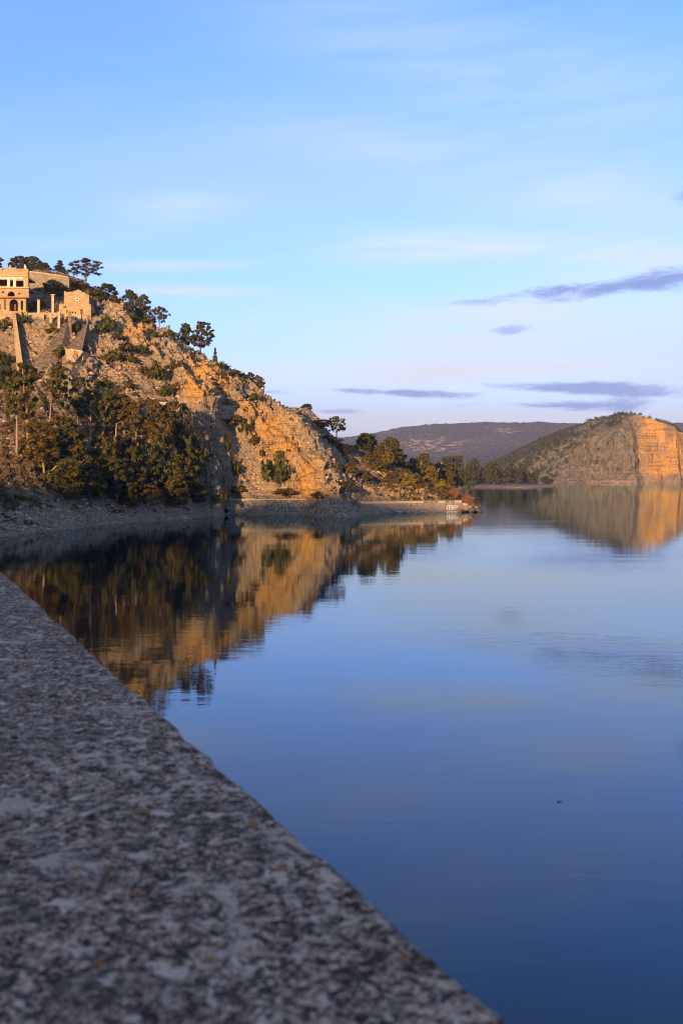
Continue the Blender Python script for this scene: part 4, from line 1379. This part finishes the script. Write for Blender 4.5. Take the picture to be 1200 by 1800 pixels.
for i in range(16):
    j = (i + 1) % 16
    mb.prism([ring[i], ring[j], ring2[j], ring2[i]], (0, 0.08, 0))
rw = mb.build('round_window', M['white_paint'], house)
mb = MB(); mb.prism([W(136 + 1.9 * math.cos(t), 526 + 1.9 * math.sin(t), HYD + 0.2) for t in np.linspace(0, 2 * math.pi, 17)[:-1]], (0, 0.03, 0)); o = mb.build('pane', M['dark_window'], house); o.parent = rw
mb = MB(); pbox(mb, 141.6, 145.8, 543, 552.4, HYD - 0.05, 0.12); dr = mb.build('door', M['door_wood'], house)
mb = MB(); pbox(mb, 140.9, 146.5, 542.2, 542.95, HYD - 0.07, 0.14); o = mb.build('door_lintel', M['coping_stone'], house)
mb = MB()
for (a, b, c, d) in ((135.2, 138.6, 532.2, 533.6), (139.8, 146, 532.4, 533.8), (136, 139.4, 535.8, 537), (140.4, 144, 535.6, 536.6)):
    pbox(mb, a, b, c, d, HYD - 0.012, 0.05)
mb.build('brick_patch', M['terracotta'], house)
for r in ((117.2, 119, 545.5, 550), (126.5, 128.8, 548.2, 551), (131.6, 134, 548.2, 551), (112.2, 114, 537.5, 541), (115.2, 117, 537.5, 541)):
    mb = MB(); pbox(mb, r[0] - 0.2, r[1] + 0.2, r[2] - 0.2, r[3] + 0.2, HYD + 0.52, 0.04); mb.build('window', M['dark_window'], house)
mb = MB(); pbox(mb, 128, 143, 553, 572, HYD - 0.35, 0.34); mb.build('cement_apron', M['cement_render'], house)
mb = MB(); pbox(mb, 113.2, 115.6, 513, 574, HYD + 0.6, 6.5); mb.build('side_wall', M['shaded_masonry'], house)
mb = MB(); pbox(mb, 154.6, 157, 520, 574, HYD + 0.6, 6.5); mb.build('side_wall', M['shaded_masonry'], house)
mb = MB(); pbox(mb, 104.2, 113, 534.8, 574, HYD + 0.6, 3.5); mb.build('annex', M['sunny_masonry'], house)
mb = MB(); pbox(mb, 157.3, 159.8, 536, 574, HYD + 0.6, 3.5); mb.build('buttress', M['sunny_masonry'], house)
mb = MB(); mb.prism([W(113.4, 514.0, HYD), W(138, 510.4, HYD), W(157, 520.4, HYD), W(157, 522, HYD), W(138, 512.2, HYD), W(113.4, 515.8, HYD)], (0, 6.6, 0))
for v in range(len(mb.v)):
    mb.v[v] = (mb.v[v][0], mb.v[v][1] + 0.55, mb.v[v][2])
mb.build('roof', M['roof_tile'], house)

# pillars
PG = 'free-standing stone pillars beside the house'
for (a, b, c, d, Y, cap, lab) in [
    (66, 70.2, 526.6, 553, 208.6, 0.5, 'tall square stone pillar nearest the ruin'),
    (91, 95, 517, 548, 209.4, 1.8, 'tallest stone pillar, with a wide capital, left of the house'),
    (74.4, 77.2, 551.4, 563, 206.6, 0.3, 'short stump of a pillar on the rubble below the tall one'),
    (87.8, 91.2, 550.6, 569, 205.2, 0.4, 'medium pillar on the rubble left of the house corner'),
    (101.8, 106, 549, 577, 203.6, 0.3, 'long pale pillar at the house corner'),
]:
    p = empty('stone_pillar', tuple(W((a + b) / 2, d, Y)))
    tag(p, lab, 'pillar', PG, kind='thing')
    mb = MB(); pbox(mb, a, b, c + 1.3, d + 6, Y, 0.5); mb.build('shaft', M['coping_stone'], p)
    mb = MB(); pbox(mb, a - cap, b + cap, c, c + 1.25, Y - 0.08 - cap * 0.06, 0.66 + cap * 0.12); mb.build('capital', M['coping_stone'], p)
bw = empty('beam_wall', tuple(W(100, 566, 205)))
tag(bw, 'grey roofless wall stub between the two lower pillars', 'wall', kind='thing')
mb = MB(); pbox(mb, 91.4, 101.6, 550.8, 551.9, 205.0, 0.4); mb.build('lintel', M['coping_stone'], bw)
mb = MB(); pbox(mb, 106.3, 111.5, 551, 570, 205.4, 0.4); mb.build('wall_face', M['shaded_masonry'], bw)


def slab(name, label, pts, vec, mat, cop=None):
    """free-standing wall: outline of its visible face with depth, pushed back by vec"""
    w = [W(*p) for p in pts]
    o = empty(name, tuple(w[0])); tag(o, label, 'wall', kind='thing')
    mb = MB(); mb.prism(w, vec); mb.build('wall_face', M[mat], o)
    if cop:
        vv = Vector(vec).normalized() * 0.55
        for i, j in cop:
            a, b = w[i], w[j]
            n = max(1, int((b - a).length / 1.7))
            for k in range(n):
                p, q = a.lerp(b, k / n), a.lerp(b, (k + 0.95) / n)
                mb = MB(); mb.prism([p - vv * 0.12 + Vector((0, 0, -0.05)), q - vv * 0.12 + Vector((0, 0, -0.05)), q - vv * 0.12 + Vector((0, 0, 0.14)), p - vv * 0.12 + Vector((0, 0, 0.14))], vv * 1.3)
                mb.build('coping_stone', M['coping_stone'], o)
    return o


slab('buttress_wall', 'long slanting pale stone buttress running down from the ruin', [(22, 547, 206.4), (27.4, 547, 206.4), (42, 650, 190.4), (41, 664, 189.6), (31.5, 668, 189.2)], (0, 1.6, -2.2), 'sunny_masonry')
slab('ramp_wall', 'long diagonal stone ramp wall rising from the pines to the house', [(52, 648, 190.6), (90, 602, 196.2), (119.5, 567, 201.2), (120.5, 548, 201.6), (125, 548, 201.4), (127, 600, 200.4), (110, 640, 195), (92, 668, 191)], (-0.5, 2.2, 0), 'shaded_masonry', [(0, 1), (1, 2)])
slab('ramp_wall', 'shorter diagonal stone wall ending at the right corner of the house', [(117, 612, 194.4), (139, 586, 198.6), (151.5, 570, 201), (154.6, 553, 202), (158, 553, 201.8), (157.5, 582, 200.6), (143, 621, 195)], (-0.5, 2.0, 0), 'shaded_masonry', [(0, 1), (1, 2)])
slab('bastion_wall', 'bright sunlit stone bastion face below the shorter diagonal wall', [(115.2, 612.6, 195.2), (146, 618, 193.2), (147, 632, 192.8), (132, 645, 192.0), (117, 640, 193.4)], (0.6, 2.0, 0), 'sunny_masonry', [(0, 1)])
slab('bastion_wall', 'stepped stone wall descending under the bright bastion', [(146.5, 618.6, 192.9), (150, 620, 194.4), (149, 640, 193.4), (136, 664, 190.2), (127, 668, 188.8), (128, 642, 190.2)], (-0.6, 1.6, 0), 'shaded_masonry')
slab('hilltop_wall', 'long stone retaining wall along the hilltop behind the ruin', [(49, 477.6, 224.6), (62, 479, 224.6), (95, 483, 224.2), (121.5, 488, 223.8), (122, 512, 223.4), (90, 520, 223.6), (49, 520, 224)], (0, 1.6, 0), 'dry_stone', [(0, 1), (1, 2), (2, 3)])
slab('road_wall', 'dry-stone retaining wall under the ochre cliff, below the road', [(338, 713, 194.6), (372, 714, 197.6), (402, 716, 201.4), (436, 712, 204.8), (438, 729, 203.8), (404, 737, 200.4), (370, 734, 196.6), (338, 728, 193.4)], (0.3, 2.6, 0), 'dry_stone', [(0, 1), (1, 2), (2, 3)])
slab('road_edge', 'short pale road kerb wall just above the grove', [(280, 706, 188.6), (322, 707.5, 190.6), (322, 713, 190.4), (280, 711, 188.4)], (0, 0.8, 0), 'coping_stone')

fence = empty('hilltop_fence', tuple(W(90, 483, 225.4)))
tag(fence, 'thin wire fence with posts on top of the hilltop wall', 'fence', kind='thing')
for i in range(9):
    px = 54 + i * 8.2
    yb = np.interp(px, [49, 121.5], [477.6, 488])
    mb = MB(); mb.tube([W(px, yb + 1, 225.4), W(px, yb - 11, 225.4)], [0.05, 0.05], 5); mb.build('post', M['iron'], fence)
for dy in (3.5, 7, 10.5):
    mb = MB(); mb.tube([W(54, 478 - dy, 225.4), W(119.6, 487.6 - dy, 225.4)], [0.018, 0.018], 4); mb.build('wire', M['iron'], fence)
rail = empty('white_railing', tuple(W(47, 650, 190)))
tag(rail, 'small white railing between the buttress foot and the diagonal wall', 'railing', kind='thing')
for px in (43, 47.5, 52):
    mb = MB(); mb.tube([W(px, 652, 190), W(px, 643.5, 190)], [0.05, 0.05], 5); mb.build('post', M['white_paint'], rail)
for py in (644, 648):
    mb = MB(); mb.tube([W(42.5, py, 190), W(52.5, py, 190)], [0.05, 0.05], 5); mb.build('bar', M['white_paint'], rail)

# ------------------------------------------------------------------ walls along the water
def quay(name, label, x0, Y0, x1, Y1, ztop, mat, blocks, thick=1.3):
    a = Vector(((x0 - CX) / FPX * Y0, Y0, 0)); b = Vector(((x1 - CX) / FPX * Y1, Y1, 0))
    d = (b - a); L = d.length; d.normalize()
    nrm = Vector((-d.y, d.x, 0))
    o = empty(name, (a.x, a.y, 0)); tag(o, label, 'wall', kind='thing')
    mb = MB(); mb.prism([a + Vector((0, 0, -2.2)), b + Vector((0, 0, -2.2)), b + Vector((0, 0, ztop)), a + Vector((0, 0, ztop))], nrm * thick)
    mb.build('wall_face', M[mat], o)
    for (t0, t1, m, hh) in blocks(L):
        p, q = a + d * t0, a + d * t1
        mb = MB(); mb.prism([p - nrm * 0.10 + Vector((0, 0, ztop + 0.003)), q - nrm * 0.10 + Vector((0, 0, ztop + 0.003)), q - nrm * 0.10 + Vector((0, 0, ztop + hh)), p - nrm * 0.10 + Vector((0, 0, ztop + hh))], nrm * (thick + 0.15))
        mb.build('coping_block', M[m], o)
    return o, a, d, nrm, L


def blocks_a(L):
    r = random.Random(4); t = 0.0
    while t < L - 0.5:
        w = r.uniform(1.2, 2.0)
        yield t, min(L, t + w - 0.03), 'coping_stone', 0.24 + r.uniform(-0.04, 0.05)
        t += w


def blocks_b(L):
    r = random.Random(5); t = 0.0
    cut = L * 0.66
    while t < cut:
        w = min(r.uniform(1.3, 2.1), cut - t)
        yield t, t + w - 0.03, 'coping_stone', 0.46 + r.uniform(-0.02, 0.02)
        t += w
    for f, m in ((0.045, 'coping_patch'), (0.008, 'coping_stone'), (0.038, 'coping_patch'), (0.008, 'coping_stone'), (0.032, 'coping_patch'), (0.062, 'coping_stone'), (0.036, 'coping_patch'), (0.009, 'coping_stone'), (0.036, 'coping_patch'), (0.066, 'coping_stone')):
        w = f * L
        yield t, t + w - 0.02, m, 0.46
        t += w


q1 = quay('quay_wall', 'speckled rubble-stone quay wall left of the spur point', 394, 192.2, 543, 191.4, 2.85, 'lake_masonry', blocks_a)
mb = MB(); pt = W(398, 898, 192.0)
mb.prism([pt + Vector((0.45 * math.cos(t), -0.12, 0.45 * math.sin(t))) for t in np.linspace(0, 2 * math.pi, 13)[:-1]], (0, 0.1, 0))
mb.build('drain_opening', M['dark_window'], q1[0])  # black disc on the wall face in place of a drain hole's dark inside
q2 = quay('quay_wall', 'long plastered lakeside wall with pale coping and white graffiti', 606, 195.8, 811, 205.5, 1.95, 'lake_plaster', blocks_b)
o, a, d, nrm, L = q2
def on(u, v):
    return a + d * u - nrm * 0.03 + Vector((0, 0, v))
u0 = L * 0.868; sc = 0.62
mb = MB()
for k, strokes in enumerate([[(1, .95), (.35, 1), (0, .6), (0, .25), (.4, 0), (1, .05)], [(0, 0), (0, 1), (1, 1), (1, 0), (0, 0)], [(.25, .25), (.25, .75), (.75, .5)], [(0, 1), (.35, 0), (.9, 1.05)], [(.2, 0), (.2, 1), (.95, .85), (.95, .5), (.2, .45)]]):
    off = [0, .55, .62, 1.25, 1.85][k]
    pts = [on(u0 + (off + x * .6) * 1.0, 0.55 + y * 0.85) for x, y in strokes]
    mb.tube(pts, [0.075] * len(pts), 5)
pts = [on(u0 + 2.55, 1.2), on(u0 + 2.75, 1.2)]
mb.tube(pts, [0.07, 0.07], 5)
mb.build('graffiti', M['white_paint'], o)
mb = MB(); mb.prism([on(u0 - 0.2, 0.02), on(u0 + 2.2, 0.02), on(u0 + 2.2, 0.26), on(u0 - 0.2, 0.20)], -nrm * 0.35)
mb.build('pale_footing', M['pale_plaster'], o)


def rock_mesh(r, n=1):
    v = np.array([(1, 0, 0), (-1, 0, 0), (0, 1, 0), (0, -1, 0), (0, 0, 1), (0, 0, -1), (.65, .65, .5), (-.6, .6, .55), (-.6, -.65, .5), (.6, -.6, .55)], float)
    f = [(4, 6, 7), (4, 7, 8), (4, 8, 9), (4, 9, 6), (6, 2, 7), (7, 1, 8), (8, 3, 9), (9, 0, 6), (6, 0, 2), (7, 2, 1), (8, 1, 3), (9, 3, 0), (5, 2, 0), (5, 1, 2), (5, 3, 1), (5, 0, 3)]
    return v * (1 + 0.35 * (r.random((10, 1)) - 0.5)) + 0.18 * (r.random((10, 3)) - 0.5), np.array(f)


heap = empty('rubble_heap', tuple(W(824, 903, 206)))
tag(heap, 'heap of loose pale boulders at the end of the lakeside wall', 'rocks')
r = np.random.default_rng(31)
for i in range(34):
    v, f = rock_mesh(r)
    q = r.random()
    px = 813 + 30 * q
    Y = 204.5 + 6 * r.random()
    s = (0.25 + 0.6 * r.random()) * (1.2 - 0.5 * q)
    zz = (1.5 * (1 - q) ** 0.8) * r.random() + 0.05
    c = np.array([(px - CX) / FPX * Y, Y, zz]) - np.array(heap.location)
    mesh_np('stone', v * np.array([s * 1.3, s, s * 0.75]) + c, f, M['pebble'], heap)


def twig_bush(px, Y, z, h, w, label, n=90, seed=1):
    r = np.random.default_rng(seed)
    root = empty('bare_willow', ((px - CX) / FPX * Y, Y, z)); tag(root, label, 'bush', 'reddish leafless bushes at the wall end')
    mb = MB()
    V = []
    for i in range(n):
        an, sp = r.random() * 6.283, r.random() ** 0.7
        b = np.array([0.25 * math.cos(an), 0.25 * math.sin(an), 0])
        t = np.array([w / 2 * sp * math.cos(an), w / 2 * sp * math.sin(an), h * (0.55 + 0.45 * r.random()) * (1 - 0.35 * sp)])
        m = (b + t) / 2 + r.normal(size=3) * 0.12
        side = np.cross(t - b, rand_unit(1, r)[0]); side = side / np.linalg.norm(side) * 0.035
        V += [b - side, b + side, m + side * 0.8, b - side, m + side * 0.8, m - side * 0.8, m - side * 0.8, m + side * 0.8, t]
        for k in range(5):
            q = m + (t - m) * r.random()
            e = q + r.normal(size=3) * 0.35 + np.array([0, 0, 0.3])
            V += [q - side * 0.5, q + side * 0.5, e]
    o = mesh_np('twigs', np.array(V), np.arange(len(V)).reshape(-1, 3), M['red_twigs'], root)
    mb.tube([Vector((0, 0, -0.4)), Vector((0.05, 0, 0.5))], [0.12, 0.07], 6)
    mb.v = [tuple(Vector(p) + Vector(root.location)) for p in mb.v]
    mb.build('stem', M['grey_bark'], root)


twig_bush(821, 207.5, 0.4, 4.6, 3.6, 'reddish leafless willow rising from the boulder heap at the wall end', 130, 3)
twig_bush(797, 214, 2.4, 3.6, 3.0, 'reddish leafless willow behind the end of the lakeside wall', 100, 4)
twig_bush(838, 212, 0.1, 1.9, 2.4, 'low leafless willow at the outer tip of the boulders', 60, 5)

# far little house
fh = empty('far_house', tuple(W(774, 826, 560)))
tag(fh, 'tiny pale house glimpsed between the valley pines', 'house', kind='thing')
mb = MB(); pbox(mb, 771, 777, 815, 836, 560, 5); mb.build('wall', M['white_paint'], fh)
mb = MB(); mb.prism([W(770.4, 815, 559.6), W(777.6, 815, 559.6), W(774, 811.6, 559.6)], (0, 5.8, 0)); mb.build('roof', M['roof_tile'], fh)
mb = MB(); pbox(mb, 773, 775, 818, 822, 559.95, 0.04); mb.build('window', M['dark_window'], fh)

# fallen branches and drift
for i, (x0, y0, x1, y1, lab) in enumerate([(205, 842, 228, 862, 'pale fallen trunk lying downhill in mid grove'), (196, 858, 214, 838, 'pale dead branch crossing the fallen trunk'), (84, 836, 108, 812, 'broken dead branch leaning at the grassy bank')]):
    Y = (hit((x0 + x1) / 2, max(y0, y1)) or 165) - 1.5
    mb = MB(); A, B = W(x0, y0, Y), W(x1, y1, Y + 0.8)
    mb.tube([A, A.lerp(B, 0.5) + Vector((0, 0, 0.15)), B], [0.12, 0.09, 0.04], 6)
    o = mb.build('fallen_branch', M['coping_stone'], None, True)
    tag(o, lab, 'branch', 'fallen branches in the grove')
mb = MB(); A = Vector(((979 - CX) / FPX * 24.2, 24.2, 0.01))
mb.tube([A, A + Vector((0.06, 0.05, 0.015)), A + Vector((0.13, 0.02, 0.004))], [0.012, 0.010, 0.004], 5)
o = mb.build('floating_twig', M['grey_bark']); tag(o, 'tiny dark twig floating on the open water', 'twig')

# ------------------------------------------------------------------ uncountable ground cover
def hill_points(n, weight, seed):
    r = np.random.default_rng(seed)
    w = (weight * np.gradient(XX, axis=1) * np.gradient(YY, axis=0)).ravel().clip(0)
    k = r.choice(len(w), size=n, p=w / w.sum())
    return np.stack([HX.ravel()[k], HYY.ravel()[k], HZ.ravel()[k]], 1) + np.concatenate([r.normal(size=(n, 2)) * 0.15, np.zeros((n, 1))], 1), r


seen = sstep(YY, 250, 238) * (Z0 > 1.2)
veg_n = fbm(XX / 7, YY / 7, Z0 / 7, 3, 201)
terr = 1 - np.clip(blob(20, 552, 60, 10) + blob(132, 556, 34, 10), 0, 1)
wgt = seen * sstep(veg_n, -0.15, 0.35) * (1 - 0.85 * rock) * (1 - 0.7 * scree) * terr + 0.04 * seen * rock * sstep(veg_n, 0.1, 0.5)
wgt += seen * sstep(PXm, 600, 660) * 0.12 + seen * sstep(PXm, 370, 320) * sstep(PYm, 760, 800) * 0.5 * (Z0 > 2.5)
wgt[:, :] *= (1 - 0.9 * blob(440, 800, 22, 55))
P, r = hill_points(3600, wgt, 1)
V = []
for p in P:
    n = 12
    d = rand_unit(n, r); d[:, 2] = np.abs(d[:, 2])
    rad = 0.22 + 0.62 * r.random() ** 2
    V.append(leaf_tris(p + d * rad * np.array([1, 1, 0.7]), rad * (0.35 + 0.3 * r.random(n)), d, r, 0.5))
V = np.concatenate(V)
scrub = mesh_np('ground_scrub', V, np.arange(len(V)).reshape(-1, 3), M['scrub_leaves'])
tag(scrub, 'low brown and olive scrub dotted over the rocky slope', 'scrub', kind='stuff')

wgt = seen * (blob(45, 830, 75, 26) + 0.6 * blob(60, 790, 110, 30) + 0.5 * blob(220, 790, 90, 30) + 0.25 * sstep(veg_n, -0.1, 0.3) * (1 - rock) * sstep(PYm, 900, 700) + 0.35 * sstep(PXm, 600, 640))
P, r = hill_points(14000, wgt, 2)
up = np.array([0, 0, 1.0])
tip = P + up * (0.30 + 0.45 * r.random((len(P), 1))) + r.normal(size=P.shape) * 0.16
sd = np.cross(tip - P, rand_unit(len(P), r)); sd /= np.linalg.norm(sd, axis=1, keepdims=True); sd *= 0.07
V = np.stack([P - sd, P + sd, tip], 1).reshape(-1, 3)
grass = mesh_np('dry_grass', V, np.arange(len(V)).reshape(-1, 3), M['dry_grass_blades'])
tag(grass, 'dry straw-coloured grass on the bank left of the grove', 'grass', kind='stuff')

wgt = (1 - (PXm > 384) * (PXm < 548) * (Z0 < 4.2)) * (1 - (PXm > 604) * (Z0 < 3.0)) * (seen + (Z0 > 0.05) * (Z0 < 1.3)) * (0.9 * scree + 0.35 * rock + 0.10) * terr * sstep(YY, 245, 236)
P, r = hill_points(6500, wgt, 3)
V, F = [], []
for i, p in enumerate(P):
    v, f = rock_mesh(r)
    s = 0.10 + 0.30 * r.random() ** 2.5 + (0.35 * r.random() if i % 16 == 0 else 0)
    a = r.random() * 6.283
    rot = np.array([[math.cos(a), -math.sin(a), 0], [math.sin(a), math.cos(a), 0], [0, 0, 1]])
    V.append((v * s * np.array([1.3, 0.9, 0.75])) @ rot + p); F.append(f + 10 * i)
stones = mesh_np('scree_stones', np.concatenate(V), np.concatenate(F), M['pebble'])
tag(stones, 'loose pale stones on the scree and the shingle shore', 'stones', kind='stuff')


def wood(name, label, pts, r, rad, n, leaf, mat='far_leaves'):
    V = []
    for p in pts:
        d = rand_unit(n, r)
        s = rad * (0.65 + 0.7 * r.random())
        q = d * (r.random((n, 1)) ** 0.4) * s * np.array([1, 1, 1.15]) + p + np.array([0, 0, s * 0.95])
        V.append(leaf_tris(q, leaf * (0.6 + 0.8 * r.random(n)), d + np.array([0, 0, 0.3]), r, 0.6))
    V = np.concatenate(V)
    o = mesh_np(name, V, np.arange(len(V)).reshape(-1, 3), M[mat])
    tag(o, label, 'wood', kind='stuff')


r = np.random.default_rng(77)
kn = fbm(KX / 22, KY / 22, None, 3, 211)
kpyv = HY - (KZd - CAM_H) / KYd * FPX
wt = (KZ > 2) * (1 - krock) * sstep(kn, -0.45, 0.1) * sstep(wpx, 1120, 1050) + 0.40 * (KZ > 3) * krock * (1 - steep) * sstep(kn, 0.0, 0.4) + 1.2 * (tt > 0.95) * sstep(wpx, 1000, 1040) * sstep(wpx, 1180, 1140) * (KY < 960)
wt *= np.gradient(KX, axis=1) * np.gradient(KY, axis=0) * (KY < 1010)
k = r.choice(wt.size, size=3200, p=(wt / wt.sum()).ravel())
wood('cliff_wood', 'pine wood covering the left shoulder of the far cliff', np.stack([KXd.ravel()[k], KYd.ravel()[k], KZd.ravel()[k]], 1), r, 1.5, 18, 0.7)
lw = sstep(LZ, 1.0, 2.0) * (LY > 345) * np.gradient(LX, axis=1) * np.gradient(LY, axis=0) * sstep(LY, 1300, 700) * sstep(LU * FPX + CX, 560, 640)
k = r.choice(lw.size, size=1300, p=(lw / lw.sum()).ravel())
wood('valley_wood', 'dark mass of pines filling the valley behind the spit', np.stack([LX.ravel()[k], LY.ravel()[k], LZ.ravel()[k]], 1), r, 2.4, 26, 0.8)

# ------------------------------------------------------------------ evening haze
hz = MB(); hz.box(-4400, 4400, -1400, 5400, -10, 215)
hm = bpy.data.materials.new('evening_haze')
hm.use_nodes = True
t = NT(hm.node_tree)
ho = t.n('ShaderNodeOutputMaterial')
pv = t.n('ShaderNodeVolumePrincipled')
pv.inputs['Color'].default_value = (0.58, 0.66, 1.0, 1)
pv.inputs['Density'].default_value = 0.00013
pv.inputs['Anisotropy'].default_value = 0.0
t.link(pv.outputs[0], ho.inputs['Volume'])
haze = hz.build('haze', hm)
tag(haze, kind='stuff')
